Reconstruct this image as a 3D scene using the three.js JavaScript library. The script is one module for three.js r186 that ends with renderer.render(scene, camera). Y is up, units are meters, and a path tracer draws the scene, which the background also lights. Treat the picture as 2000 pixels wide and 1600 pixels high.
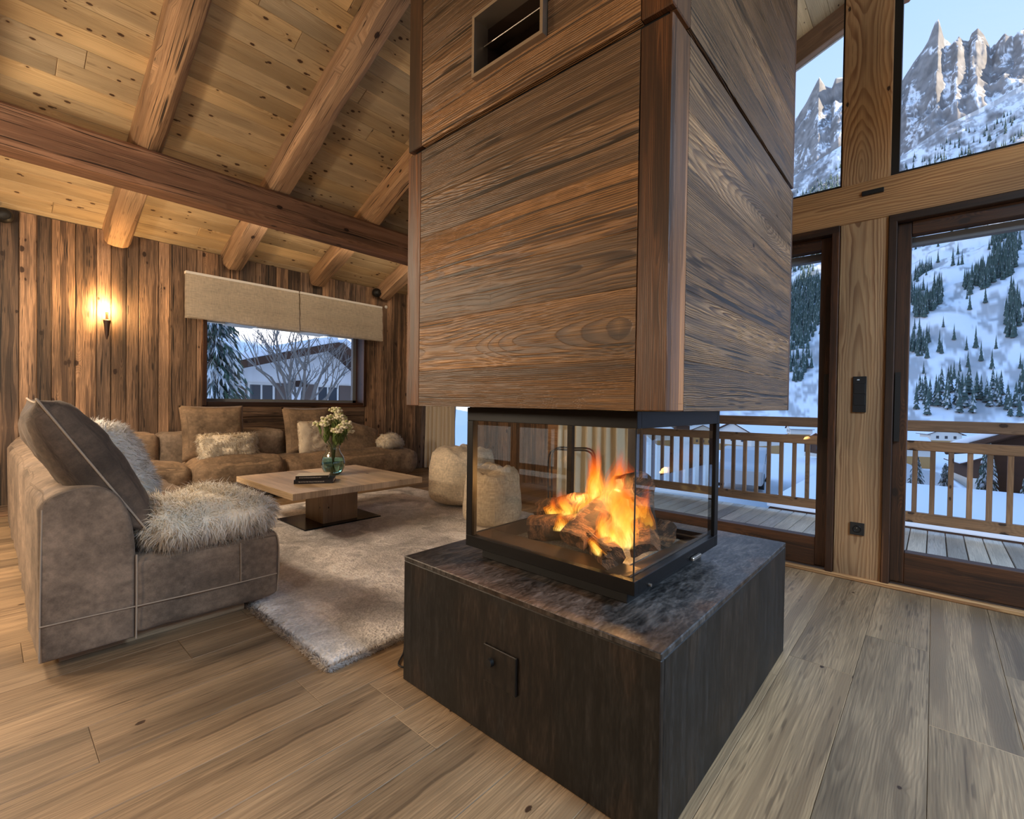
import * as THREE from 'three';
import { mergeGeometries, mergeVertices, toCreasedNormals } from 'three/addons/utils/BufferGeometryUtils.js';
import { RectAreaLightUniformsLib } from 'three/addons/lights/RectAreaLightUniformsLib.js';

// ---------------------------------------------------------------- camera, sky, sun, exposure
const scene = new THREE.Scene();
const rad = (d) => (d * Math.PI) / 180;
const camera = new THREE.PerspectiveCamera((2 * Math.atan(800 / 922.46) * 180) / Math.PI, 2000 / 1600, 0.05, 9000);
camera.position.set(0, 1.2, 0);
camera.rotation.set(rad(-0.7837), rad(41.798), rad(0.7988), 'YXZ');
const renderer = new THREE.WebGLRenderer({ antialias: true });
renderer.toneMapping = THREE.LinearToneMapping;
renderer.toneMappingExposure = 1.0;
renderer.shadowMap.enabled = true;
RectAreaLightUniformsLib.init();

// clear winter sky: paler towards the horizon, deeper blue overhead, the same all round
{
  const W = 64, Hh = 64, d = new Float32Array(W * Hh * 4);
  for (let y = 0; y < Hh; y++) {
    const el = Math.max(0, ((y + 0.5) / Hh) * 180 - 90) / 90, k = Math.pow(el, 0.5);
    for (let x = 0; x < W; x++) {
      const o = (y * W + x) * 4;
      d[o] = 0.96 - 1.06 * k + 0.16 * k * k; d[o + 1] = 1.0 - 0.8 * k + 0.12 * k * k; d[o + 2] = 1.06 - 0.22 * k; d[o + 3] = 1;
    }
  }
  const t = new THREE.DataTexture(d, W, Hh, THREE.RGBAFormat, THREE.FloatType);
  t.mapping = THREE.EquirectangularReflectionMapping; t.magFilter = t.minFilter = THREE.LinearFilter; t.needsUpdate = true;
  scene.background = t; scene.environment = t; scene.backgroundIntensity = 1.45; scene.environmentIntensity = 1.45;
}
// low winter sun from the right: it only reaches the summits, the valley lies in the shade of the opposite range
const sun = new THREE.DirectionalLight(new THREE.Color(1, 0.83, 0.6), 10);
sun.position.set(2600, 640, 200); sun.target.position.set(0, 0, 0);
sun.castShadow = true; sun.shadow.mapSize.set(2048, 2048);
Object.assign(sun.shadow.camera, { left: -3500, right: 3500, top: 3500, bottom: -3500, near: 1, far: 9000 });
scene.add(sun, sun.target);

// added fill panels, out of view, brightening the room downwards and upwards
function fillPanel(name, label, x, y, z, w, l, col, down, up) {
  const g = new THREE.Group(); g.name = name; g.position.set(x, y, z); g.userData = { label, category: 'pendant lamp' };
  const box = new THREE.Mesh(new THREE.BoxGeometry(w + 0.06, 0.05, l + 0.06), new THREE.MeshStandardMaterial({ color: 0x2a2622, roughness: 0.6 })); box.name = 'housing'; g.add(box);
  const em = new THREE.MeshStandardMaterial({ color: 0xffffff, emissive: col, emissiveIntensity: 1.5, roughness: 0.8 });
  for (const [s, inten] of [[-1, down], [1, up]]) {
    const dif = new THREE.Mesh(new THREE.BoxGeometry(w, 0.01, l), em); dif.name = 'lamp_diffuser'; dif.position.y = s * 0.03; g.add(dif);
    const li = new THREE.RectAreaLight(col, inten, w, l); li.position.y = s * 0.042; li.rotation.x = s * Math.PI / 2; g.add(li);
  }
  for (const q of [-0.4, 0.4]) { const c = new THREE.Mesh(new THREE.CylinderGeometry(0.004, 0.004, 1.2, 6), em); c.name = 'suspension_wire'; c.material = box.material; c.position.set(q * w, 0.63, 0); g.add(c); }
  scene.add(g);
}
const WARM = new THREE.Color(1, 0.8, 0.58), COOL = new THREE.Color(0.52, 0.74, 1);
fillPanel('fill_panel', 'added warm fill panel hanging out of view over the open floor beside the sofa', -5.0, 2.95, 0.85, 1.5, 0.6, WARM, 42, 6);
fillPanel('fill_panel_001', 'added cool fill panel hanging out of view, standing in for more daylight', 2.7, 3.2, -1.5, 1.8, 1.0, COOL, 62, 20);
// added globe fill lights, unseen behind and beside the viewer
function fillGlobe(name, label, x, y, z, r, col, inten) {
  const g = new THREE.Group(); g.name = name; g.position.set(x, 0, z); g.userData = { label, category: 'added fill light', group: 'added fill globes' };
  const dk = new THREE.MeshStandardMaterial({ color: 0x2a2420, roughness: 0.6 }), add = (n, geo, m, yy) => { const o = new THREE.Mesh(geo, m); o.name = n; o.position.y = yy; g.add(o); };
  add('base', new THREE.CylinderGeometry(0.16, 0.17, 0.03, 32), dk, 0.015); add('pole', new THREE.CylinderGeometry(0.012, 0.012, y - r, 12), dk, (y - r) / 2);
  add('added_globe', new THREE.SphereGeometry(r, 32, 24), new THREE.MeshStandardMaterial({ color: 0xffffff, emissive: col, emissiveIntensity: 2, roughness: 0.9 }), y);
  const l = new THREE.PointLight(col, inten, 0, 2); l.position.y = y; l.castShadow = true; l.shadow.radius = (r * 0.95) / 0.02; g.add(l); scene.add(g);
}
fillGlobe('fill_globe', 'added globe fill light out of view beside the open end of the sofa', -3.9, 1.75, 1.5, 0.22, WARM, 15);
fillGlobe('fill_globe_001', 'added globe fill light behind the viewer', -0.9, 1.8, 1.9, 0.22, WARM, 7.5);
// ---------------------------------------------------------------- helpers
const rng = (s) => () => { s = (s + 0x6d2b79f5) | 0; let t = Math.imul(s ^ (s >>> 15), 1 | s); t = (t + Math.imul(t ^ (t >>> 7), 61 | t)) ^ t; return ((t ^ (t >>> 14)) >>> 0) / 4294967296; };
const clamp = (x, a = 0, b = 1) => Math.min(b, Math.max(a, x)), mix = (a, b, t) => a + (b - a) * t;
const sstep = (a, b, x) => { const t = clamp((x - a) / (b - a)); return t * t * (3 - 2 * t); };
const PT = new Float32Array(65536); { const r = rng(7); for (let i = 0; i < 65536; i++) PT[i] = r() * 2 - 1; }
const hh = (x, y) => PT[(Math.imul(x, 73856093) ^ Math.imul(y, 19349663)) & 65535];
function vn(x, y) { const xi = Math.floor(x), yi = Math.floor(y); let fx = x - xi, fy = y - yi; fx = fx * fx * (3 - 2 * fx); fy = fy * fy * (3 - 2 * fy); const a = hh(xi, yi), b = hh(xi + 1, yi), c = hh(xi, yi + 1), d = hh(xi + 1, yi + 1); return a + (b - a) * fx + (c - a + (a - b - c + d) * fx) * fy; }
function fbm(x, y, o = 4) { let s = 0, a = 0.5; for (let i = 0; i < o; i++) { s += a * vn(x, y); x = x * 2.03 + 17.3; y = y * 2.03 + 5.1; a *= 0.5; } return s; }
const ridged = (x, y, o = 5) => { let s = 0, a = 0.5; for (let i = 0; i < o; i++) { s += a * (1 - Math.abs(vn(x, y)) * 2); x = x * 2.1 + 9.7; y = y * 2.1 + 3.3; a *= 0.5; } return s; };
const used = {};
const numbered = (n) => { if (used[n] === undefined) { used[n] = 0; return n; } used[n]++; return n + '_' + String(used[n]).padStart(3, '0'); };
const shade = (o) => { o.traverse((m) => { if (m.isMesh) { m.castShadow = true; m.receiveShadow = true; } }); return o; };
function tag(o, label, category, group, kind) { if (label) o.userData.label = label; if (category) o.userData.category = category; if (group) o.userData.group = group; if (kind) o.userData.kind = kind; return o; }
function thing(name, label, category, p = [0, 0, 0], ry = 0, group) { const g = new THREE.Group(); g.name = numbered(name); g.position.set(...p); g.rotation.y = ry; scene.add(g); return tag(g, label, category, group); }
function part(parent, name, geo, m, p, label) { const o = new THREE.Mesh(geo, m); o.name = name; if (p) o.position.set(...p); o.castShadow = o.receiveShadow = true; parent.add(o); if (label) o.userData.label = label; return o; }
function struct(name, geo, m, label, p) { const o = geo ? new THREE.Mesh(geo, m) : new THREE.Group(); o.name = numbered(name); if (p) o.position.set(...p); o.castShadow = o.receiveShadow = true; o.userData = { kind: 'structure' }; if (label) o.userData.label = label; scene.add(o); return o; }
function lone(name, geo, m, label, category, p, group) { const o = new THREE.Mesh(geo, m); o.name = numbered(name); if (p) o.position.set(...p); o.castShadow = o.receiveShadow = true; scene.add(o); return tag(o, label, category, group); }
function copyOf(o, label) { const c = o.clone(); c.name = numbered(o.name.replace(/_\d{3}$/, '')); c.userData = { ...o.userData }; if (label) c.userData.label = label; scene.add(c); return c; }

// ---------------------------------------------------------------- textures
function dataTex(W, H, px, wrapS = THREE.RepeatWrapping, wrapT = THREE.RepeatWrapping, srgb = true) {
  const d = new Uint8Array(W * H * 4), c = [0, 0, 0];
  for (let y = 0; y < H; y++) for (let x = 0; x < W; x++) { px(x, y, c); const o = (y * W + x) * 4; d[o] = clamp(c[0], 0, 255); d[o + 1] = clamp(c[1], 0, 255); d[o + 2] = clamp(c[2], 0, 255); d[o + 3] = 255; }
  const t = new THREE.DataTexture(d, W, H); t.wrapS = wrapS; t.wrapT = wrapT; t.magFilter = THREE.LinearFilter; t.minFilter = THREE.LinearMipmapLinearFilter; t.generateMipmaps = true;
  if (srgb) t.colorSpace = THREE.SRGBColorSpace; t.needsUpdate = true; return t;
}
// boards laid out as rows of one texture: every row is another board with its own rings, knots and tone
function woodAtlas(o) {
  const { W, H, n, Lu, sw, seed, light, dark, streak, knot = [52, 34, 22] } = o, R = rng(seed), rows = [];
  for (let k = 0; k < n; k++) {
    const kn = []; const nk = Math.floor((o.knots ?? 2) * (0.4 + 1.2 * R()));
    for (let i = 0; i < nk; i++) kn.push([R() * Lu, (R() - 0.5) * sw * 0.8, (o.knotR ?? 0.012) * (0.5 + R())]);
    rows.push({ vc: (R() - 0.5) * sw * (o.off ?? 0.7), d: (o.depth ?? 0.03) * (0.5 + R()), tone: 1 + (R() - 0.5) * (o.tone ?? 0.25), warm: (R() - 0.5) * (o.warm ?? 0.1), sx: R() * 100, sy: R() * 100, kn });
  }
  const rh = H / n, ring = o.ring ?? 160, late = o.late ?? 0.6, fib = o.fib ?? 0.12, bl = o.blotch ?? 0.25, st = o.streaks ?? 0.4, wav = o.wav ?? 1;
  const t = dataTex(W, H, (x, y, c) => {
    const k = Math.floor(y / rh), r = rows[k], u = (x / W) * Lu, v = (((y % rh) + 0.5) / rh - 0.5) * sw, X = u + r.sx, Y = v + r.sy;
    let wv = v + wav * (0.010 * vn(X * 1.3, Y * 7) + 0.005 * vn(X * 3.7 + 9, Y * 16) + 0.0016 * vn(X * 17, Y * 40));
    let d = r.d * (1.1 + (o.dv ?? 1.3) * vn(X * (o.df ?? 0.55), k * 3.1)) + 0.004 * vn(X * 5.1, Y * 12), kd = 0, halo = 0;
    for (const q of r.kn) { const du = (u - q[0]) * 0.55, dv = wv - q[1], e = (du * du + dv * dv) / (q[2] * q[2]); if (e < 30) { wv += dv * 0.9 * Math.exp(-e * 0.16); d += q[2] * 1.5 * Math.exp(-e * 0.12); kd = Math.max(kd, 1 - sstep(0.55, 1.1, e + 0.25 * vn(X * 200, Y * 200))); halo = Math.max(halo, Math.exp(-e * 0.5)); } }
    const f = Math.sqrt((wv - r.vc) * (wv - r.vc) + d * d) * ring + 0.6 * vn(X * 2.2, Y * 30), ph = f - Math.floor(f);
    let l = sstep(0.25, 0.86, ph) * (1 - sstep(0.9, 1, ph));
    l *= 0.65 + 0.35 * vn(X * 2.3 + 4, Y * 25);
    const fi = vn(X * 6, Y * 330) * 0.6 + vn(X * 15, Y * 700) * 0.5, b = fbm(X * 0.9, Y * 6, 3) * 2, sk = sstep(0.1, 0.62, fbm(X * (o.sx ?? 0.8) + 40 + 0.25 * vn(X * 5, Y * 60), Y * (o.sy ?? 22) + 0.5 * vn(X * 2.7, Y * 30), 4) * 1.9), fk = sstep(0.5, 0.85, vn(X * 9 + 7, Y * 170) * 0.7 + vn(X * 2, Y * 30 + 9) * 0.5);
    const m = r.tone * (1 + fi * fib) * (1 + b * bl);
    for (let i = 0; i < 3; i++) {
      let q = mix(light[i], dark[i], clamp(l * late + halo * 0.35));
      q = mix(q, streak[i], sk * st * clamp(0.75 + 0.9 * fi)); q = mix(q, streak[i] * 0.8, fk * (o.fleck ?? 0.35));
      q *= m * (i === 0 ? 1 + r.warm * 0.5 : i === 2 ? 1 - r.warm : 1);
      c[i] = mix(q, knot[i] * (0.8 + 0.4 * ph), kd * 0.9);
    }
    if (o.cracks) { const ck = vn(X * 2.2 + 77, Y * 190 + vn(X * 3, Y * 9) * 1.5) * 0.75 + vn(X * 0.9, Y * 30) * 0.35; if (ck > 0.5) { const q = Math.max(0.35, 1 - (ck - 0.5) * o.cracks); c[0] *= q; c[1] *= q; c[2] *= q; } }
  }, THREE.MirroredRepeatWrapping, THREE.RepeatWrapping);
  t.userData = { Lu, n, sw }; return t;
}
const std = (o) => new THREE.MeshStandardMaterial(o), phy = (o) => new THREE.MeshPhysicalMaterial(o);
function woodMat(t, rough, bump, tint = [1, 1, 1]) { const m = std({ map: t, bumpMap: t, bumpScale: bump, roughness: rough }); m.color.setRGB(...tint); m.userData.wood = t.userData; return m; }
function noiseTex(W, H, fn) { return dataTex(W, H, fn, THREE.MirroredRepeatWrapping, THREE.MirroredRepeatWrapping); }

// ---------------------------------------------------------------- geometry
// box with chamfered edges, centred; flat faces
function cbox(w, h, d, c = 0.003) {
  c = Math.min(c, w / 2.01, h / 2.01, d / 2.01);
  const s = [w / 2, h / 2, d / 2], P = [], V = (i, ax) => { const g = [i & 1 ? 1 : -1, i & 2 ? 1 : -1, i & 4 ? 1 : -1]; return g.map((q, a) => q * (s[a] - (a === ax ? 0 : c))); };
  const quad = (a, b, e, f) => P.push(a, b, e, a, e, f);
  const order = (q, n) => { const [a, b, e] = q, x1 = b.map((v, i) => v - a[i]), x2 = e.map((v, i) => v - a[i]), cr = [x1[1] * x2[2] - x1[2] * x2[1], x1[2] * x2[0] - x1[0] * x2[2], x1[0] * x2[1] - x1[1] * x2[0]]; return cr[0] * n[0] + cr[1] * n[1] + cr[2] * n[2] < 0 ? q.slice().reverse() : q; };
  for (let ax = 0; ax < 3; ax++) for (const sg of [0, 1]) {
    const b1 = (ax + 1) % 3, b2 = (ax + 2) % 3, id = (p, q) => (sg << ax) | (p << b1) | (q << b2), n = [0, 0, 0]; n[ax] = sg ? 1 : -1;
    quad(...order([V(id(0, 0), ax), V(id(1, 0), ax), V(id(1, 1), ax), V(id(0, 1), ax)], n));
  }
  for (let ax = 0; ax < 3; ax++) { const b1 = (ax + 1) % 3, b2 = (ax + 2) % 3; for (const p of [0, 1]) for (const q of [0, 1]) { const lo = (p << b1) | (q << b2), hi = lo | (1 << ax), n = [0, 0, 0]; n[b1] = p ? 1 : -1; n[b2] = q ? 1 : -1; quad(...order([V(lo, b1), V(hi, b1), V(hi, b2), V(lo, b2)], n)); } }
  for (let i = 0; i < 8; i++) { const n = [i & 1 ? 1 : -1, i & 2 ? 1 : -1, i & 4 ? 1 : -1]; P.push(...order([V(i, 0), V(i, 1), V(i, 2)], n)); }
  const g = new THREE.BufferGeometry(); g.setAttribute('position', new THREE.Float32BufferAttribute(P.flat(), 3)); g.computeVertexNormals(); return g;
}
// uv in metres for a piece of wood: grain along axis `ax`; row picks the board of the atlas
function grain(g, m, ax, R, row) {
  const { Lu, n, sw } = m.userData.wood, p = g.attributes.position, nm = g.attributes.normal, uv = new Float32Array(p.count * 2), k = row ?? Math.floor(R() * n), ou = R() * 6, b1 = (ax + 1) % 3, b2 = (ax + 2) % 3, c = [0, 0, 0], q = [0, 0, 0], fl = R() < 0.5 ? -1 : 1;
  for (let i = 0; i < p.count; i++) {
    c[0] = p.getX(i); c[1] = p.getY(i); c[2] = p.getZ(i); q[0] = Math.abs(nm.getX(i)); q[1] = Math.abs(nm.getY(i)); q[2] = Math.abs(nm.getZ(i));
    let al, ac; if (q[ax] > q[b1] && q[ax] > q[b2]) { al = c[b1]; ac = c[b2]; } else { al = c[ax]; ac = q[b1] > q[b2] ? c[b2] : c[b1]; }
    uv[2 * i] = (fl * al) / Lu + ou; uv[2 * i + 1] = (k + 0.5 + clamp(ac / sw, -0.5, 0.5) * 0.95) / n;
  }
  g.setAttribute('uv', new THREE.BufferAttribute(uv, 2)); return g;
}
const RW = rng(991);
function plank(parent, name, m, w, h, d, ax, p, c = 0.003, row) { return part(parent, name, grain(cbox(w, h, d, c), m, ax, RW, row), m, p); }
function bx(x0, x1, y0, y1, z0, z1) { const g = new THREE.BoxGeometry(x1 - x0, y1 - y0, z1 - z0); g.translate((x0 + x1) / 2, (y0 + y1) / 2, (z0 + z1) / 2); return g; }
// soft upholstered block: rounded edges, sides bulging by b
function softBox(w, h, d, r, b = 0, seg = 14, noise = 0, seed = 0) {
  let g = new THREE.BoxGeometry(1, 1, 1, seg, Math.max(6, Math.round(seg * 0.7)), seg); g.deleteAttribute('uv'); g.deleteAttribute('normal'); g = mergeVertices(g, 1e-4);
  const p = g.attributes.position, S = [w / 2, h / 2, d / 2];
  for (let i = 0; i < p.count; i++) {
    const q = [p.getX(i) * 2, p.getY(i) * 2, p.getZ(i) * 2].map((v) => Math.sign(v) * Math.pow(Math.abs(v), 0.8)), e = q.map((v, a) => v * S[a]);
    const inn = e.map((v, a) => clamp(v, -(S[a] - r), S[a] - r)), dl = e.map((v, a) => v - inn[a]), L = Math.hypot(...dl) || 1;
    const o = inn.map((v, a) => v + (Math.abs(dl[0]) + Math.abs(dl[1]) + Math.abs(dl[2]) > 1e-9 ? (dl[a] / L) * Math.min(r, Math.max(Math.abs(dl[0]), Math.abs(dl[1]), Math.abs(dl[2]))) : 0));
    const bu = [(1 - q[1] * q[1]) * (1 - q[2] * q[2]), (1 - q[0] * q[0]) * (1 - q[2] * q[2]), (1 - q[0] * q[0]) * (1 - q[1] * q[1])];
    for (let a = 0; a < 3; a++) o[a] += Math.sign(q[a]) * Math.pow(Math.abs(q[a]), 4) * bu[a] * b;
    const nz = noise * fbm(o[0] * 5 + seed, o[2] * 5 + o[1] * 4 + seed * 2, 3);
    const L2 = Math.hypot(...q); p.setXYZ(i, o[0] + (q[0] / L2) * nz, o[1] + (q[1] / L2) * nz, o[2] + (q[2] / L2) * nz);
  }
  g.computeVertexNormals(); return boxUV(g);
}
// box-projected uv in metres
function boxUV(g, s = 1) { const p = g.attributes.position, n = g.attributes.normal, uv = new Float32Array(p.count * 2); for (let i = 0; i < p.count; i++) { const a = Math.abs(n.getX(i)), b = Math.abs(n.getY(i)), c = Math.abs(n.getZ(i)); const [u, v] = b >= a && b >= c ? [p.getX(i), p.getZ(i)] : a >= c ? [p.getZ(i), p.getY(i)] : [p.getX(i), p.getY(i)]; uv[2 * i] = u * s; uv[2 * i + 1] = v * s; } g.setAttribute('uv', new THREE.BufferAttribute(uv, 2)); return g; }
// pillow lying in the xy plane, thickness along z
function pillow(w, h, t, ear = 0.06, seg = 22, nz = 0.006, seed = 1) {
  const P = [], I = [], N = seg + 1;
  for (const s of [1, -1]) for (let j = 0; j <= seg; j++) for (let i = 0; i <= seg; i++) {
    const a = (i / seg) * 2 - 1, b = (j / seg) * 2 - 1, th = Math.pow(Math.max(0, (1 - a * a * a * a) * (1 - b * b * b * b)), 0.55);
    P.push((a * w / 2) * (1 - ear * (1 - b * b)), (b * h / 2) * (1 - ear * (1 - a * a)), s * (th * t / 2) + th * nz * 4 * fbm(a * 3 + seed, b * 3 + s * 5, 3));
  }
  const off = N * N; for (let j = 0; j < seg; j++) for (let i = 0; i < seg; i++) { const a = j * N + i, b = a + 1, c = a + N, d = c + 1; I.push(a, b, d, a, d, c, off + a, off + d, off + b, off + a, off + c, off + d); }
  let g = new THREE.BufferGeometry(); g.setAttribute('position', new THREE.Float32BufferAttribute(P, 3)); g.setIndex(I); g = mergeVertices(g, 1e-5); g.computeVertexNormals(); return boxUV(g);
}
// hairs growing out of a surface
function furOn(base, N, len, wid, cols, seed, grav = 0.4, curl = 0.6, comb = [0, 0, 0], up = 0.42) {
  const g = base.index ? base.toNonIndexed() : base, p = g.attributes.position.array, nr = g.attributes.normal.array, T = p.length / 9, cum = new Float32Array(T), R = rng(seed); let A = 0;
  for (let i = 0; i < T; i++) { const o = i * 9, ax = p[o + 3] - p[o], ay = p[o + 4] - p[o + 1], az = p[o + 5] - p[o + 2], bx_ = p[o + 6] - p[o], by = p[o + 7] - p[o + 1], bz = p[o + 8] - p[o + 2]; A += Math.hypot(ay * bz - az * by, az * bx_ - ax * bz, ax * by - ay * bx_); cum[i] = A; }
  const P = new Float32Array(N * 15), NN = new Float32Array(N * 15), C = new Float32Array(N * 15), I = new Uint32Array(N * 9);
  for (let s = 0; s < N; s++) {
    const t = R() * A; let lo = 0, hi = T - 1; while (lo < hi) { const m = (lo + hi) >> 1; if (cum[m] < t) lo = m + 1; else hi = m; }
    let a = R(), b = R(); if (a + b > 1) { a = 1 - a; b = 1 - b; } const c = 1 - a - b, o = lo * 9, q = [0, 0, 0], n = [0, 0, 0];
    for (let k = 0; k < 3; k++) { q[k] = p[o + k] * c + p[o + 3 + k] * a + p[o + 6 + k] * b; n[k] = nr[o + k] * c + nr[o + 3 + k] * a + nr[o + 6 + k] * b; }
    const cl = [vn(q[0] * 22 + seed, q[1] * 22 + q[2] * 9), vn(q[1] * 22 + 40, q[2] * 22 + q[0] * 7), vn(q[2] * 22 + 80, q[0] * 22 + q[1] * 11)];
    const L = len * (0.55 + 0.75 * R()), d = n.map((v, k) => v * up + curl * cl[k] + (R() - 0.5) * 0.5 + comb[k]); d[1] -= grav * 0.4; const dl = Math.hypot(...d), d1 = d.map((v) => v / dl), d2 = [d1[0] + (R() - 0.5) * 0.6 + comb[0], d1[1] - grav + (R() - 0.5) * 0.4, d1[2] + (R() - 0.5) * 0.6 + comb[2]], el = Math.hypot(...d2);
    let sd = [R() - 0.5, R() - 0.5, R() - 0.5]; sd = [sd[1] * d1[2] - sd[2] * d1[1], sd[2] * d1[0] - sd[0] * d1[2], sd[0] * d1[1] - sd[1] * d1[0]]; const sl = Math.hypot(...sd) || 1, gn = [sd[1] * d1[2] - sd[2] * d1[1], sd[2] * d1[0] - sd[0] * d1[2], sd[0] * d1[1] - sd[1] * d1[0]], fs = gn[0] * n[0] + gn[1] * n[1] + gn[2] * n[2] < 0 ? -1 : 1; sd = sd.map((v) => (v / sl) * wid * 0.5 * fs);
    const m = q.map((v, k) => v + d1[k] * L * 0.55), e = m.map((v, k) => v + (d2[k] / el) * L * 0.45), col = cols[Math.floor(R() * cols.length)], tn = 0.9 + 0.2 * R();
    [q.map((v, k) => v - sd[k]), q.map((v, k) => v + sd[k]), m.map((v, k) => v - sd[k] * 0.8), m.map((v, k) => v + sd[k] * 0.8), e].forEach((v, j) => { for (let k = 0; k < 3; k++) { P[s * 15 + j * 3 + k] = v[k]; NN[s * 15 + j * 3 + k] = n[k] + d1[k] * 0.25; C[s * 15 + j * 3 + k] = col[k] * tn; } });
    const v0 = s * 5; I.set([v0, v0 + 1, v0 + 3, v0, v0 + 3, v0 + 2, v0 + 2, v0 + 3, v0 + 4], s * 9);
  }
  const r = new THREE.BufferGeometry(); r.setAttribute('position', new THREE.BufferAttribute(P, 3)); r.setAttribute('normal', new THREE.BufferAttribute(NN, 3)); r.setAttribute('color', new THREE.BufferAttribute(C, 3)); r.setIndex(new THREE.BufferAttribute(I, 1)); return r;
}
const tube = (pts, r, seg = 24, rs = 6, closed = false) => new THREE.TubeGeometry(new THREE.CatmullRomCurve3(pts.map((q) => new THREE.Vector3(...q)), closed), seg, r, rs, closed);
// rough-hewn beam along +x from 0 to L: rounded rectangular section w (z) by h (y), top at y = 0
function hewn(L, w, h, seed, seg = 44, rr = 0.3, amp = 0.012) {
  const P = [], I = [], hw = w / 2; let n = 0;
  for (let s = 0; s <= seg; s++) {
    const x = (s / seg) * L, nz = (k, f = 1.1) => fbm(x * f + seed * 3.1 + k * 13, seed + k * 7.7, 3);
    const c1 = Math.max(0.02, rr * hw * (1 + 1.3 * nz(1))), c2 = Math.max(0.02, rr * hw * (1 + 1.3 * nz(2))), a = amp * 1.6;
    const pr = [[hw + a * nz(3), 0], [hw + a * nz(4), -h * 0.3], [hw + a * nz(5), -(h - c1 * 0.9)], [hw - c1 * 0.45 + a * nz(6), -(h - c1 * 0.25)], [hw - c1 + a * nz(7), -h + a * nz(8)], [-hw + c2 + a * nz(9), -h + a * nz(10)], [-hw + c2 * 0.45 + a * nz(11), -(h - c2 * 0.25)], [-hw + a * nz(12), -(h - c2 * 0.9)], [-hw + a * nz(13), -h * 0.3], [-hw + a * nz(14), 0]];
    n = pr.length; for (const [z, y] of pr) P.push(x, y, -z);
  }
  for (let s = 0; s < seg; s++) for (let j = 0; j < n; j++) { const a = s * n + j, b = s * n + ((j + 1) % n), c = a + n, d = b + n; I.push(a, b, c, b, d, c); }
  const e0 = P.length / 3; P.push(0, -h / 2, 0, L, -h / 2, 0); for (let j = 0; j < n; j++) { const b = (j + 1) % n; I.push(e0, b, j, e0 + 1, seg * n + j, seg * n + b); }
  const g = new THREE.BufferGeometry(); g.setAttribute('position', new THREE.Float32BufferAttribute(P, 3)); g.setIndex(I); g.computeVertexNormals();
  return toCreasedNormals(g, 0.45);
}
function log_(r, L, seed, seg = 14, rs = 14, rough = 0.14) {
  const g0 = new THREE.CylinderGeometry(r, r * 0.94, L, rs, seg), p = g0.attributes.position;
  for (let i = 0; i < p.count; i++) { const a = Math.atan2(p.getZ(i), p.getX(i)), q = Math.hypot(p.getX(i), p.getZ(i)), y = p.getY(i), f = 1 + rough * (vn(Math.cos(a) * 3 + seed, Math.sin(a) * 3 + y * 6) + 0.7 * vn(Math.cos(a) * 9 + seed, Math.sin(a) * 9 + y * 22)); if (q > 1e-4) p.setXYZ(i, p.getX(i) * f, y + 0.012 * vn(a * 2, seed + y), p.getZ(i) * f); }
  return toCreasedNormals(g0, 0.7);
}
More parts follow.
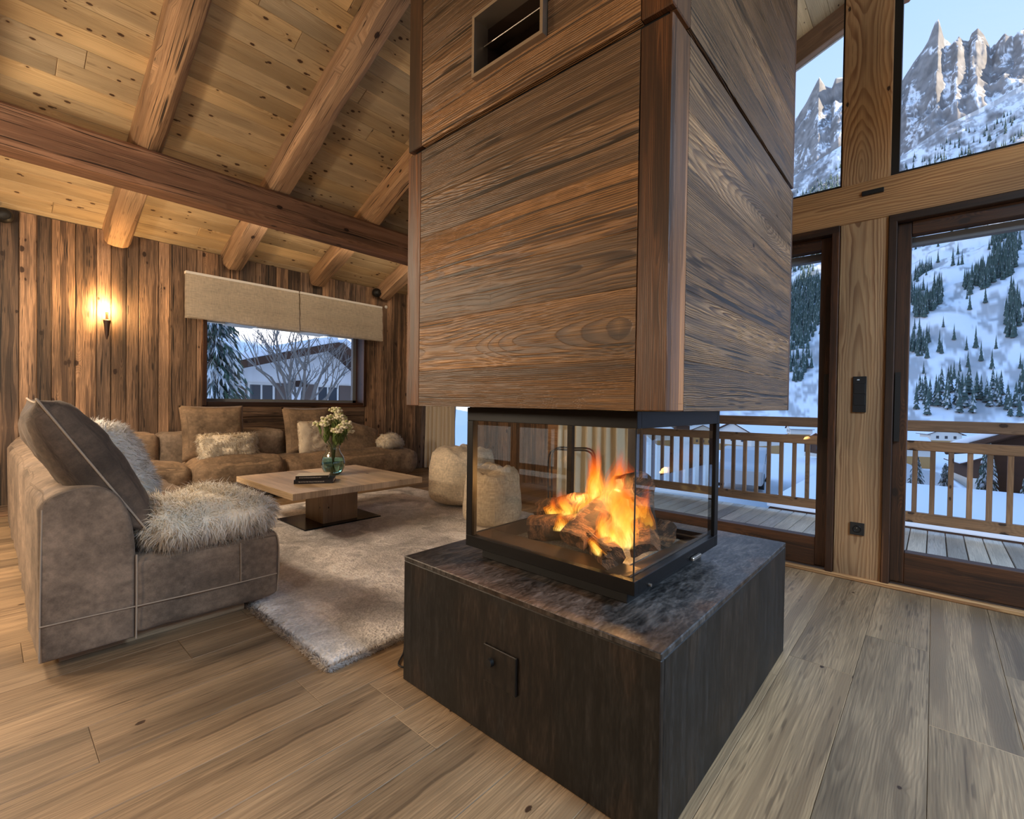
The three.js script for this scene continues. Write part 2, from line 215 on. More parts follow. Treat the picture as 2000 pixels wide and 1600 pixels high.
// ---------------------------------------------------------------- materials
const TX = {
  floor: woodAtlas({ W: 2048, H: 1536, n: 8, Lu: 2.6, sw: 0.26, seed: 11, light: [146, 121, 92], dark: [112, 89, 65], streak: [80, 62, 45], ring: 140, late: 0.55, fib: 0.18, blotch: 0.18, streaks: 0.42, knots: 1.3, knotR: 0.008, depth: 0.05, dv: 2, tone: 0.1, warm: 0.04, fleck: 0.4, off: 0.8, wav: 1.5 }),
  hood: woodAtlas({ W: 2048, H: 1536, n: 8, Lu: 1.7, sw: 0.24, seed: 23, light: [150, 116, 82], dark: [74, 50, 32], streak: [54, 38, 27], ring: 185, late: 0.92, fib: 0.32, blotch: 0.26, streaks: 0.46, sx: 0.7, sy: 40, fleck: 0.65, dv: 2, knots: 1.2, knotR: 0.009, depth: 0.04, tone: 0.22, off: 1.1, wav: 1.3, cracks: 2.5 }),
  trim: woodAtlas({ W: 1536, H: 512, n: 4, Lu: 1.7, sw: 0.13, seed: 31, light: [122, 82, 50], dark: [70, 42, 24], streak: [46, 29, 18], ring: 210, late: 0.8, fib: 0.2, blotch: 0.3, streaks: 0.7, knots: 1, depth: 0.015, tone: 0.2, off: 0.3 }),
  wall: woodAtlas({ W: 1024, H: 1536, n: 12, Lu: 2.4, sw: 0.2, seed: 43, light: [142, 114, 90], dark: [92, 70, 54], streak: [56, 42, 34], ring: 170, late: 0.7, fib: 0.3, blotch: 0.35, streaks: 0.7, sx: 0.7, sy: 30, fleck: 0.7, knots: 2.4, knotR: 0.013, depth: 0.03, tone: 0.28, warm: 0.08, off: 1, cracks: 2.6 }),
  ceil: woodAtlas({ W: 1536, H: 960, n: 8, Lu: 3.2, sw: 0.19, seed: 57, light: [206, 178, 138], dark: [172, 138, 96], streak: [164, 132, 96], ring: 120, late: 0.55, fib: 0.06, blotch: 0.14, streaks: 0.3, knots: 11, knotR: 0.0095, knot: [70, 44, 26], depth: 0.03, tone: 0.14, off: 0.8 }),
  beam: woodAtlas({ W: 1280, H: 512, n: 2, Lu: 3, sw: 0.5, seed: 61, light: [182, 148, 114], dark: [140, 106, 76], streak: [128, 94, 68], ring: 90, late: 0.5, fib: 0.1, blotch: 0.22, streaks: 0.45, knots: 2.5, knotR: 0.014, depth: 0.06, tone: 0.1, cracks: 2.5, fleck: 0.5 }),
  post: woodAtlas({ W: 1280, H: 512, n: 2, Lu: 2.8, sw: 0.3, seed: 73, light: [178, 138, 94], dark: [112, 70, 40], streak: [150, 106, 64], ring: 62, late: 0.75, fib: 0.08, blotch: 0.14, streaks: 0.25, knots: 2.2, knotR: 0.013, dv: 2.4, df: 0.8, depth: 0.035, tone: 0.05, off: 0.15, wav: 1.4 }),
  deck: woodAtlas({ W: 512, H: 256, n: 4, Lu: 1.2, sw: 0.13, seed: 83, light: [190, 186, 178], dark: [160, 154, 146], streak: [150, 146, 140], ring: 120, late: 0.5, fib: 0.1, blotch: 0.12, streaks: 0.3, knots: 0.4, tone: 0.1 }),
  rail: woodAtlas({ W: 512, H: 256, n: 4, Lu: 1.6, sw: 0.14, seed: 89, light: [160, 122, 88], dark: [116, 82, 56], streak: [108, 80, 58], ring: 120, late: 0.6, fib: 0.12, blotch: 0.2, streaks: 0.4, knots: 2, tone: 0.15 }),
  table: woodAtlas({ W: 1024, H: 512, n: 4, Lu: 1.4, sw: 0.35, seed: 97, light: [204, 182, 154], dark: [164, 138, 110], streak: [168, 144, 116], ring: 80, late: 0.5, fib: 0.1, blotch: 0.15, streaks: 0.35, knots: 1, depth: 0.05, tone: 0.1 }),
};
const M = {
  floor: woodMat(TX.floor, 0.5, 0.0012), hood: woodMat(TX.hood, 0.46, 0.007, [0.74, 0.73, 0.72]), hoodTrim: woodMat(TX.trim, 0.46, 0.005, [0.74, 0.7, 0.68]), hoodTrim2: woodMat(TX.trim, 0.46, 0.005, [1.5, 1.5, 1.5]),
  wall: woodMat(TX.wall, 0.75, 0.006, [0.78, 0.77, 0.76]), wallLight: woodMat(TX.wall, 0.75, 0.006, [0.98, 0.94, 0.88]), wallDark: woodMat(TX.wall, 0.78, 0.006, [0.62, 0.61, 0.6]),
  ceil: woodMat(TX.ceil, 0.7, 0.001, [0.74, 0.77, 0.78]), beam: woodMat(TX.beam, 0.7, 0.003), purlin: woodMat(TX.beam, 0.85, 0.008, [0.6, 0.5, 0.5]),
  post: woodMat(TX.post, 0.6, 0.002), door: woodMat(TX.trim, 0.5, 0.002, [0.38, 0.33, 0.3]), deck: woodMat(TX.deck, 0.7, 0.001), rail: woodMat(TX.rail, 0.7, 0.002),
  table: woodMat(TX.table, 0.5, 0.001), tableLeg: woodMat(TX.table, 0.55, 0.001, [0.5, 0.42, 0.33]),
  plain: std({ color: 0x8a6a4a, roughness: 0.85 }), black: std({ color: 0x141312, roughness: 0.55 }), blackMetal: std({ color: 0x17181a, roughness: 0.38, metalness: 0.5 }),
  groove: std({ color: 0x050404, roughness: 0.9 }), glass: phy({ color: 0xffffff, transmission: 1, roughness: 0, thickness: 0, ior: 1.45 }), steel: std({ color: 0xb4aca2, roughness: 0.35, metalness: 0.9 }),
  white: std({ color: 0xe8e4dc, roughness: 0.6 }), grayFrame: std({ color: 0x6d6f72, roughness: 0.6 }),
};
M.fireGlass = phy({ color: 0xf2efe8, transmission: 1, roughness: 0, thickness: 0, ior: 1.52 });

// ---------------------------------------------------------------- the room shell
const XW = -6.9, ZG = -4.05, ZB = -5.44, XR = 6.1, ZR = 4.2, SL = 0.4, RX = -0.4, Y0 = 3.07, TH = Math.atan(SL);
const ceilY = (x) => (x <= RX ? Y0 + SL * (x - XW) : Y0 + SL * (2 * RX - x - XW));

// floor: wide oak boards running towards the glass wall
const floor = struct('floor', bx(XW - 0.3, XR + 0.3, -0.35, -0.024, ZB - 0.3, ZR + 0.3), M.plain, 'wide oak plank floor of the living room');
{
  const R = rng(5); let k = 0;
  for (let x = 1.02; x > XW; x -= 0.2535, k++) {
    const w = Math.min(0.2535, x - XW), xc = x - w / 2, z1 = xc < -2.9 ? ZB : ZG; let z = 1.6 - R() * 0.4;
    if (k === 0) z = 1.6;
    while (z > z1) { let L = 1.6 + R() * 1.1; if (z - L < z1 + 0.4) L = z - z1; plank(floor, 'floorboard', M.floor, w - 0.0012, 0.024, L - 0.0012, 2, [xc, -0.012, z - L / 2], 0.0014); z -= L; }
  }
  part(floor, 'floor_rest', bx(1.022, XR, -0.024, 0, ZG, ZR), M.plain); part(floor, 'floor_rest', bx(XW, 1.022, -0.024, 0, 1.6, ZR), M.plain);
}

// ceiling: pine boards along the room, laid across the rafters; the roof goes on outside as eaves and soffit
const ceiling = struct('ceiling', null, null, 'sloping ceiling of knotty pine boards');
{
  const sl = (x0, x1, z0, z1, lift, th) => { const sh = new THREE.Shape([new THREE.Vector2(x0, Y0 + SL * (x0 - XW) + lift), new THREE.Vector2(x1, Y0 + SL * (x1 - XW) + lift), new THREE.Vector2(x1, Y0 + SL * (x1 - XW) + lift + th), new THREE.Vector2(x0, Y0 + SL * (x0 - XW) + lift + th)]); const g = new THREE.ExtrudeGeometry(sh, { depth: z1 - z0, bevelEnabled: false }); g.translate(0, 0, z0); return g; };
  part(ceiling, 'roof_slab', sl(XW - 1.35, RX, -6.25, ZR + 0.4, 0.024, 0.3), M.plain);
  const r = sl(XW - 1.35, RX, -6.25, ZR + 0.4, 0, 0.3); r.scale(-1, 1, 1); r.translate(2 * RX, 0, 0); { const ix = r.index; if (ix) { const a = ix.array; for (let i = 0; i < a.length; i += 3) { const t = a[i]; a[i] = a[i + 1]; a[i + 1] = t; } } } r.computeVertexNormals();
  part(ceiling, 'roof_slab', r, M.ceil).geometry = boxUV(r);
  const R = rng(15), cs = Math.cos(TH);
  for (let s = -0.62; s < (RX - XW) / cs - 0.02; s += 0.172) {
    let z = 3.2; const xm = XW + (s + 0.086) * cs, ym = Y0 + (s + 0.086) * Math.sin(TH);
    const first = 1.2 + R() * 2.6; let L = first;
    while (z > -6.2) { if (z - L < -5.6) L = z + 6.2; const b = plank(ceiling, 'ceiling_board', M.ceil, 0.1705, 0.022, L - 0.002, 2, [xm - 0.011 * -Math.sin(TH), ym + 0.011 * cs, z - L / 2], 0.004); b.rotation.z = TH; z -= L; L = 3 + R() * 1.2; }
  }
}

// window wall (far left): old vertical boards, horizontal ones under the window
const WZ0 = -4.13, WZ1 = -1.84, WY0 = 1.115, WY1 = 2.5;
const wallL = struct('wall_left', mergeGeometries([bx(XW - 0.32, XW - 0.03, -0.3, 3.06, WZ1, ZR + 0.3), bx(XW - 0.32, XW - 0.03, -0.3, 3.06, ZB - 0.3, WZ0), bx(XW - 0.32, XW - 0.03, -0.3, WY0, WZ0, WZ1), bx(XW - 0.32, XW - 0.03, WY1, 3.06, WZ0, WZ1)]), M.plain, 'wall clad in weathered vertical boards with sconce and window');
{
  const R = rng(25); let z = 1.7; const row = (za, zb, ya, yb, m) => { const w = za - zb, th = 0.022 + R() * 0.012; plank(wallL, 'wall_board', m, th, yb - ya, w - 0.003 - R() * 0.002, 1, [XW - 0.03 + th / 2, (ya + yb) / 2, (za + zb) / 2], 0.005); };
  while (z > ZB + 0.02) {
    let w = 0.1 + R() * 0.11; const q = R(), m = q < 0.17 ? M.wallLight : q < 0.42 ? M.wallDark : M.wall; let zb = Math.max(ZB, z - w); if (zb < ZB + 0.06) zb = ZB;
    if (z > WZ1 && zb < WZ1 + 0.05) zb = WZ1; if (z > WZ0 && z <= WZ1 && zb < WZ0 + 0.04) zb = WZ0;
    if (z <= WZ1 + 1e-6 && zb >= WZ0 - 1e-6) row(z, zb, WY1, 3.06, m); else row(z, zb, 0, 3.06, z < WZ0 ? (q < 0.6 ? M.wallLight : M.wall) : m);
    z = zb;
  }
  let y = 0; for (const h of [0.3, 0.27, 0.22, 0.17, 0.152]) { plank(wallL, 'wall_board', M.wallLight, 0.026, h - 0.004, WZ1 - WZ0 - 0.01, 2, [XW - 0.016, y + h / 2, (WZ0 + WZ1) / 2], 0.005); y += h; }
  struct('baseboard_left', grain(cbox(0.02, 0.11, 1.86, 0.004), M.wallDark, 2, R), M.wallDark, 'dark wooden baseboard along the plank wall', [XW + 0.02, 0.055, 0.75]);
}
// far left window
{
  const w = struct('window_1', null, null, 'wide low window under the linen blinds looking at a snowy chalet');
  const X0 = XW - 0.24, add = (n, g, m) => part(w, n, g, m);
  const fz = 0.05;
  plank(w, 'window_frame', M.door, 0.27, 0.06, WZ1 - WZ0, 2, [XW - 0.12, WY0 + 0.02, (WZ0 + WZ1) / 2], 0.004); plank(w, 'window_frame', M.door, 0.27, 0.05, WZ1 - WZ0, 2, [XW - 0.12, WY1 - 0.02, (WZ0 + WZ1) / 2], 0.004);
  plank(w, 'window_frame', M.door, 0.3, WY1 - WY0, 0.05, 1, [XW - 0.12, (WY0 + WY1) / 2, WZ1 - 0.02], 0.004); plank(w, 'window_frame', M.door, 0.3, WY1 - WY0, 0.05, 1, [XW - 0.12, (WY0 + WY1) / 2, WZ0 + 0.02], 0.004);
  add('window_sash', mergeGeometries([bx(X0 - 0.03, X0 + 0.03, WY0 + 0.05, WY0 + 0.09, WZ0, WZ1), bx(X0 - 0.03, X0 + 0.03, WY0, WY1, WZ0 + 0.04, WZ0 + 0.1), bx(X0 - 0.03, X0 + 0.03, WY0, WY1, WZ1 - 0.08, WZ1 - 0.04), bx(X0 - 0.03, X0 + 0.03, WY1 - 0.1, WY1 - 0.04, WZ0, WZ1)]), M.grayFrame);
  const pg = new THREE.PlaneGeometry(WZ1 - WZ0 - 0.1, WY1 - WY0 - 0.1); pg.rotateY(Math.PI / 2); part(w, 'window_pane', pg, M.glass, [X0, (WY0 + WY1) / 2, (WZ0 + WZ1) / 2]);
}
// bay at the far end (left of the balcony) with a narrow window behind the curtain
const wallB = struct('wall_bay', mergeGeometries([bx(XW - 0.3, -6.75, -0.3, 4.75, ZB - 0.3, ZB - 0.03), bx(-5.78, -2.9, -0.3, 4.75, ZB - 0.3, ZB - 0.03), bx(-6.75, -5.78, 2.4, 4.75, ZB - 0.3, ZB - 0.03), bx(-6.75, -5.78, -0.3, 0.1, ZB - 0.3, ZB - 0.03)]), M.plain, 'timber end wall of the bay beside the balcony');
{
  const R = rng(35); let x = -5.78; while (x < -2.92) { const w = Math.min(0.12 + R() * 0.1, -2.9 - x); plank(wallB, 'wall_board', R() < 0.5 ? M.wall : M.wallDark, w - 0.003, 4.6, 0.03, 1, [x + w / 2, 2.3, ZB - 0.015], 0.004); x += w; }
  const w = struct('window_2', null, null, 'narrow window at the end of the bay beside the curtain');
  for (const xx of [-6.72, -5.81]) plank(w, 'window_frame', M.door, 0.06, 2.3, 0.2, 1, [xx, 1.25, ZB - 0.12], 0.004);
  const pg = new THREE.PlaneGeometry(0.9, 2.3); part(w, 'window_pane', pg, M.glass, [-6.265, 1.25, ZB - 0.15]);
  struct('wall_bay_side', bx(-3.1, -2.9, -0.3, 4.72, ZB - 0.3, ZG), M.rail, 'timber side wall between the bay and the balcony').geometry = boxUV(bx(-3.1, -2.9, -0.3, 4.72, ZB - 0.3, ZG));
}
// walls behind and beside the viewer, with thickness
{
  const gable = (x0, x1, y0) => { const pts = [new THREE.Vector2(x0, y0), new THREE.Vector2(x1, y0), new THREE.Vector2(x1, ceilY(x1) + 0.1)]; if (x0 < RX && x1 > RX) pts.push(new THREE.Vector2(RX, ceilY(RX) + 0.1)); pts.push(new THREE.Vector2(x0, ceilY(x0) + 0.1)); return new THREE.Shape(pts); };
  const g1 = new THREE.ExtrudeGeometry(gable(XW - 0.3, XR + 0.3, -0.3), { depth: 0.3, bevelEnabled: false }); g1.translate(0, 0, ZR); struct('wall_rear', boxUV(g1), M.wallDark, 'timber wall behind the viewer');
  const g2 = new THREE.ExtrudeGeometry(gable(2.12, XR + 0.3, -0.3), { depth: 0.3, bevelEnabled: false }); g2.translate(0, 0, ZG - 0.3); struct('wall_front', boxUV(g2), M.wallDark, 'timber wall right of the glass doors');
  struct('wall_right', boxUV(mergeGeometries([bx(XR, XR + 0.3, -0.3, 0.1, ZG - 0.3, ZR), bx(XR, XR + 0.3, 2.5, 3.2, ZG - 0.3, ZR), bx(XR, XR + 0.3, 0.1, 2.5, ZG - 0.3, -3.6), bx(XR, XR + 0.3, 0.1, 2.5, 3.2, ZR)])), M.wallDark, 'timber wall at the dining side');
  const pg = new THREE.PlaneGeometry(6.8, 2.4); pg.rotateY(-Math.PI / 2); const w = struct('window_3', null, null, 'added window out of view at the dining side for more daylight'); part(w, 'window_pane', pg, M.glass, [XR + 0.15, 1.3, -0.2]); part(w, 'window_frame', mergeGeometries([bx(XR + 0.1, XR + 0.2, 0.1, 0.16, -3.6, 3.2), bx(XR + 0.1, XR + 0.2, 2.44, 2.5, -3.6, 3.2), bx(XR + 0.1, XR + 0.2, 0.1, 2.5, -1.4, -1.34), bx(XR + 0.1, XR + 0.2, 0.1, 2.5, 0.9, 0.96)]), M.black);  // unseen window added to let more daylight into the room
}
// rafters, purlin, ridge
{
  const L = (RX - XW + 0.15) / Math.cos(TH), R = rng(45); let i = 0;
  for (const zc of [-1.0, -2.16, -3.3, -4.43, 0.16, 1.32]) {
    const g = hewn(L, 0.235, 0.205, 3 + i * 7.3, 44, 0.55, 0.014); grain(g, M.beam, 0, R, i % 2);
    const o = struct('rafter', g, M.beam, ['hewn round-edged rafter ending above the sconce', 'hewn rafter ending above the near blind', 'hewn rafter ending above the far blind', 'hewn rafter ending beyond the far blind by the corner', 'hewn rafter out at the open side of the room', 'hewn rafter behind the viewer'][i], [XW, Y0, zc]); o.rotation.z = TH; i++;
  }
  const pg = grain(cbox(0.3, 0.34, 9.4, 0.035), M.purlin, 2, R, 1); struct('purlin_beam', pg, M.purlin, 'heavy dark reddish purlin running under the rafters', [-5.48, 3.29, -0.74]);
  struct('ridge_beam', grain(cbox(0.26, 0.4, 10.2, 0.02), M.purlin, 2, R, 0), M.purlin, 'dark ridge beam at the top of the roof', [RX + 0.02, ceilY(RX) - 0.2, -1.1]);
  // outside: rake boards at the gable edge, fascia and rafter tails at the eave
  for (const s of [-1, 1]) { const l = 7.9, o = struct('trim_' + (s < 0 ? 1 : 2), grain(cbox(l, 0.26, 0.09, 0.006), M.rail, 0, R), M.rail, s < 0 ? 'rake board under the roof edge above the mountain view' : 'rake board of the far roof slope', [RX + s * (l / 2) * Math.cos(TH), ceilY(RX) - 0.13 - (l / 2) * Math.sin(TH), -6.16]); o.rotation.z = -s * TH; const o2 = struct('rake_batten', grain(cbox(l, 0.12, 0.03, 0.004), M.deck, 0, R), M.deck, 'pale batten along the roof edge', [RX + s * (l / 2) * Math.cos(TH), ceilY(RX) - 0.2 - (l / 2) * Math.sin(TH), -6.235]); o2.rotation.z = -s * TH; }
  struct('trim_3', grain(cbox(0.05, 0.2, 9, 0.005), M.deck, 2, R), M.deck, 'pale eave board outside the low window', [XW - 1.33, 2.46, -1.6]);
  for (const zc of [-1.55, -2.7, -3.85, -5.0]) plank(scene.getObjectByName('trim_3'), 'rafter_tail', M.deck, 0.9, 0.16, 0.42, 0, [0.35, -0.03, zc + 1.6], 0.006);
}
// ---------------------------------------------------------------- glass gable: post, header, doors, upper panes
{
  const R = rng(55);
  const zc = ZG - 0.11, dz = 0.22;
  struct('timber_post', grain(cbox(0.268, 5.5, dz + 0.02, 0.004), M.post, 1, R, 0), M.post, 'broad larch post with flame grain between the glass doors', [-0.384, 2.75, zc + 0.006]);
  struct('header_beam', grain(cbox(5.1, 0.268, dz, 0.004), M.post, 0, R, 1), M.post, 'larch header beam over the glass doors', [-0.36, 2.617, zc + 0.024]);
  struct('sill_trim', grain(cbox(5.1, 0.03, 0.04, 0.006), M.post, 0, R, 1), M.post, 'thin wooden strip along the foot of the glass doors', [-0.36, 0.015, ZG + 0.02]);
  const door = (id, x0, x1, label, hx) => {
    const d = struct('door_' + id, null, null, label), zf = ZG - 0.07, st = 0.1;
    const P = (n, w, h, x, y, ax, m = M.door, th = 0.09, z = zf) => plank(d, n, m, w, h, th, ax, [x, y, z], 0.004);
    P('door_frame', 0.045, 2.48, x0 + 0.0225, 1.24, 1, M.door, 0.14, zf + 0.035); P('door_frame', 0.045, 2.48, x1 - 0.0225, 1.24, 1, M.door, 0.14, zf + 0.035); P('door_frame', x1 - x0, 0.05, (x0 + x1) / 2, 2.458, 0, M.door, 0.14, zf + 0.035);
    P('door_stile', 0.075, 2.39, x0 + 0.08, 1.235, 1); P('door_stile', 0.075, 2.39, x1 - 0.08, 1.235, 1);
    P('door_rail', x1 - x0 - 0.235, 0.085, (x0 + x1) / 2, 2.392, 0); P('door_rail', x1 - x0 - 0.235, 0.21, (x0 + x1) / 2, 0.138, 0);
    part(d, 'door_drip', bx(x0 + 0.11, x1 - 0.11, 2.3, 2.352, zf - 0.12, zf - 0.06), M.grayFrame);
    part(d, 'door_pane', new THREE.PlaneGeometry(x1 - x0 - 0.22, 2.12), M.glass, [(x0 + x1) / 2, 1.295, zf - 0.01]);
    const h = part(d, 'door_handle', bx(hx - 0.014, hx + 0.014, 0.98, 1.44, zf + 0.045, zf + 0.07), M.black); h.userData.label = 'flat black pull handle';
  };
  door(1, -2.88, -0.52, 'dark framed sliding glass door behind the fireplace', -0.585); door(2, -0.25, 2.1, 'dark framed sliding glass door facing the snowy slope', -0.185);
  const upper = (id, x0, x1, label, side) => {
    const w = struct('window_' + id, null, null, label), y0 = 2.752, c = (x) => ceilY(x) - 0.02, sh = new THREE.Shape([new THREE.Vector2(x0, y0), new THREE.Vector2(x1, y0), new THREE.Vector2(x1, c(x1)), new THREE.Vector2(x0, c(x0))]);
    part(w, 'window_pane', new THREE.ShapeGeometry(sh), M.glass, [0, 0, ZG - 0.1]);
    part(w, 'window_frame', mergeGeometries([bx(x0, x1, y0, y0 + 0.035, ZG - 0.14, ZG - 0.04), bx(x0, x0 + 0.045, y0, c(x0) - 0.05, ZG - 0.14, ZG - 0.05), bx(x1 - 0.02, x1, y0, c(x1) - 0.1, ZG - 0.14, ZG - 0.05)]), M.black);
  };
  upper(4, -2.9, -0.515, 'upper gable glazing left of the post with the jagged peaks'); upper(5, -0.252, 2.1, 'upper gable glazing right of the post with the rocky spire');
  const sw = thing('wall_switch', 'tall black switch plate high on the larch post', 'switch', [-0.387, 1.293, ZG + 0.023]); part(sw, 'plate', cbox(0.076, 0.247, 0.012, 0.002), M.black); part(sw, 'display', cbox(0.014, 0.008, 0.004, 0.001), std({ color: 0xbfc6cc, roughness: 0.4 }), [-0.008, 0.1, 0.006]); for (const y of [0.04, -0.04]) part(sw, 'rocker', cbox(0.064, 0.07, 0.006, 0.002), M.black, [0, y, 0.006]);
  const so = thing('wall_socket', 'square black power socket low on the larch post', 'socket', [-0.383, 0.363, ZG + 0.023]); part(so, 'plate', cbox(0.08, 0.085, 0.012, 0.002), M.black); const ring = new THREE.TorusGeometry(0.022, 0.003, 8, 24); part(so, 'socket_ring', ring, M.blackMetal, [0, 0, 0.007]); part(so, 'pin', new THREE.CylinderGeometry(0.003, 0.003, 0.012, 8).rotateX(Math.PI / 2), M.steel, [0, 0.008, 0.01]);
  part(scene.getObjectByName('header_beam'), 'metal_clip', cbox(0.12, 0.03, 0.02, 0.003), M.black, [0.02, 0.05, 0.115]);
}
// ---------------------------------------------------------------- fireplace
const HX0 = -1.69, HX1 = -0.53, HZ0 = -2.62, HZ1 = -1.207, HT = 0.535, HB = 1.183, HG = 2.236;
const TXslate = noiseTex(1024, 1024, (x, y, c) => { // dark oxidised slab, 1 m
  const u = x / 1024, v = y / 1024, a = fbm(u * 5, v * 5, 5), b = fbm(u * 60 + 3 * a, v * 14, 3), f = fbm(u * 160, v * 60 + a * 8, 2), r = sstep(0.1, 0.5, fbm(u * 3 + 9, v * 3 + 4, 4) * 1.6); const k = 58 + 44 * a + 42 * b + 38 * f; c[0] = k + 16 * r; c[1] = k * 0.95 + 4 * r; c[2] = k * 0.93 - 4 * r; });
const TXoxide = noiseTex(1024, 1024, (x, y, c) => { // darker side slabs with vertical streaks
  const u = x / 1024, v = y / 1024, a = fbm(u * 4, v * 3, 5), b = fbm(u * 70 + 2 * a, v * 10, 3), f = fbm(u * 220, v * 40, 2), r = sstep(0.12, 0.5, fbm(u * 6 + 3, v * 2.2 + 8, 4) * 1.7); const k = 16 + 14 * a + 34 * b + 24 * f; c[0] = k + 12 * r; c[1] = k * 0.95 + 5 * r; c[2] = k * 0.94; });
M.slate = std({ map: TXslate, bumpMap: TXslate, bumpScale: 0.006, roughness: 0.42 }); M.oxide = std({ map: TXoxide, bumpMap: TXoxide, bumpScale: 0.003, roughness: 0.5 });
{
  const h = thing('hearth_plinth', 'massive dark oxidised metal plinth carrying the glass firebox', 'hearth', [0, 0, 0]);
  const t = 0.02; part(h, 'core', bx(HX0 + t, HX1 - t, 0, HT - t, HZ0 + t, HZ1 - t), M.groove);
  const sl = (n, w, hh_, d, p, m) => part(h, n, boxUV(cbox(w, hh_, d, 0.003)), m, p);
  sl('top_slab', HX1 - HX0, t, HZ1 - HZ0, [(HX0 + HX1) / 2, HT - t / 2, (HZ0 + HZ1) / 2], M.slate);
  sl('side_slab', HX1 - HX0, HT - t, t, [(HX0 + HX1) / 2, (HT - t) / 2, HZ1 - t / 2], M.oxide); sl('side_slab', HX1 - HX0, HT - t, t, [(HX0 + HX1) / 2, (HT - t) / 2, HZ0 + t / 2], M.oxide);
  sl('side_slab', t, HT - t, HZ1 - HZ0 - 2 * t, [HX1 - t / 2, (HT - t) / 2, (HZ0 + HZ1) / 2], M.oxide); sl('side_slab', t, HT - t, HZ1 - HZ0 - 2 * t, [HX0 + t / 2, (HT - t) / 2, (HZ0 + HZ1) / 2], M.oxide);
  const s = part(h, 'air_control_panel', cbox(0.158, 0.132, 0.008, 0.002), M.oxide, [-1.115, 0.268, HZ1 + 0.004], 'square dark control panel'); s.geometry = boxUV(s.geometry);
  part(s, 'knob', new THREE.CylinderGeometry(0.014, 0.016, 0.018, 20).rotateX(Math.PI / 2), M.black, [-0.04, 0.012, 0.01]); part(s, 'panel_edge_shade', cbox(0.006, 0.13, 0.004, 0.001), M.groove, [0.076, 0, 0.004]);  // dark strip stands for the shade along the panel edge
}
{ // hood and chimney casing of old planks
  const h = thing('fireplace_hood', 'tall chimney hood clad in brown reclaimed planks hanging over the fire', 'fireplace hood', [0, 0, 0]);
  const TOP = 5.1, t = 0.024; part(h, 'core', bx(HX0 + t, HX1 - t, HB + 0.004, TOP, HZ0 + t, HZ1 - t), M.groove); part(h, 'underside', boxUV(bx(HX0 + 0.004, HX1 - 0.004, HB, HB + 0.006, HZ0 + 0.004, HZ1 - 0.004)), M.oxide);
  const R = rng(65), tr = 0.088, tr2 = 0.115;
  for (const [y0, y1, hs] of [[HB, HG, [0.145, 0.2, 0.158, 0.19, 0.155, 0.205]], [HG + 0.022, TOP, [0.124, 0.208, 0.19, 0.22, 0.2, 0.23, 0.21, 0.22, 0.2, 0.23, 0.22, 0.21, 0.23, 0.3]]]) {
    const H2 = y1 - y0, yc = (y0 + y1) / 2, ups = y0 > 2, tm = M.hoodTrim;
    // face towards the sofa side (z) with two upright boards
    plank(h, 'corner_board', tm, tr, H2, t, 1, [HX0 + tr / 2, yc, HZ1 - t / 2], 0.003); plank(h, 'corner_board', tm, tr + 0.004, H2, t, 1, [HX1 - tr / 2 - 0.002, yc, HZ1 - t / 2], 0.003, ups ? 2 : 1);
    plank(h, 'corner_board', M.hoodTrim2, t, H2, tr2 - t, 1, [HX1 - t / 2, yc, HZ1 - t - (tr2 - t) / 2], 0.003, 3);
    plank(h, 'corner_board', tm, t, H2, 0.03, 1, [HX1 - t / 2, yc, HZ0 + 0.015], 0.003);
    plank(h, 'corner_board', tm, t, H2, tr, 1, [HX0 + t / 2, yc, HZ0 + tr / 2], 0.003); plank(h, 'corner_board', tm, t, H2, tr, 1, [HX0 + t / 2, yc, HZ1 - t - tr / 2], 0.003);
    let y = y0, i = 0; for (let hgt of hs) {
      if (y > y1 - 0.02) break; hgt = Math.min(hgt, y1 - y); if (i === hs.length - 1 || y1 - y - hgt < 0.05) hgt = y1 - y; const c = y + hgt / 2, g = 0.0004, tk = t - R() * 0.0012;
      const rw = [5, 2, 6, 1, 4, 0, 3, 7];
      if (ups && i === 1) { // planks cut round the vent opening
        for (const [xa, xb] of [[HX0 + tr, -1.279], [-0.95, HX1 - tr - 0.004]]) plank(h, 'hood_plank', M.hood, xb - xa - 0.002, hgt - g, tk, 0, [(xa + xb) / 2, c, HZ1 - tk / 2], 0.0008, rw[(i + 3) % 8]);
      } else plank(h, 'hood_plank', M.hood, HX1 - HX0 - 2 * tr - 0.006, hgt - g, tk, 0, [(HX0 + HX1) / 2 - 0.002, c, HZ1 - tk / 2], 0.0008, rw[(i + (ups ? 3 : 0)) % 8]);
      plank(h, 'hood_plank', M.hood, tk, hgt - g, HZ1 - HZ0 - tr2 - 0.032, 2, [HX1 - tk / 2, c, (HZ1 - tr2 + HZ0 + 0.03) / 2], 0.0008, rw[(i + 5) % 8]);
      plank(h, 'hood_plank', M.hood, tk, hgt - g, HZ1 - HZ0 - 2 * tr - t - 0.004, 2, [HX0 + tk / 2, c, (HZ1 - t - tr + HZ0 + tr) / 2], 0.0008); plank(h, 'hood_plank', M.hood, HX1 - HX0 - 2 * t, hgt - g, tk, 0, [(HX0 + HX1) / 2, c, HZ0 + tk / 2], 0.0008);
      y += hgt; i++;
    }
  }
  // vent: metal frame round a dark duct mouth with one blade
  const v = part(h, 'vent_frame', mergeGeometries([bx(-0.164, 0.164, 0.1, 0.112, -0.05, 0.02), bx(-0.164, 0.164, -0.112, -0.1, -0.05, 0.02), bx(-0.164, -0.152, -0.1, 0.1, -0.05, 0.02), bx(0.152, 0.164, -0.1, 0.1, -0.05, 0.02)]), M.steel, [-1.1145, 2.49, HZ1 + 0.004], 'brushed metal vent frame');
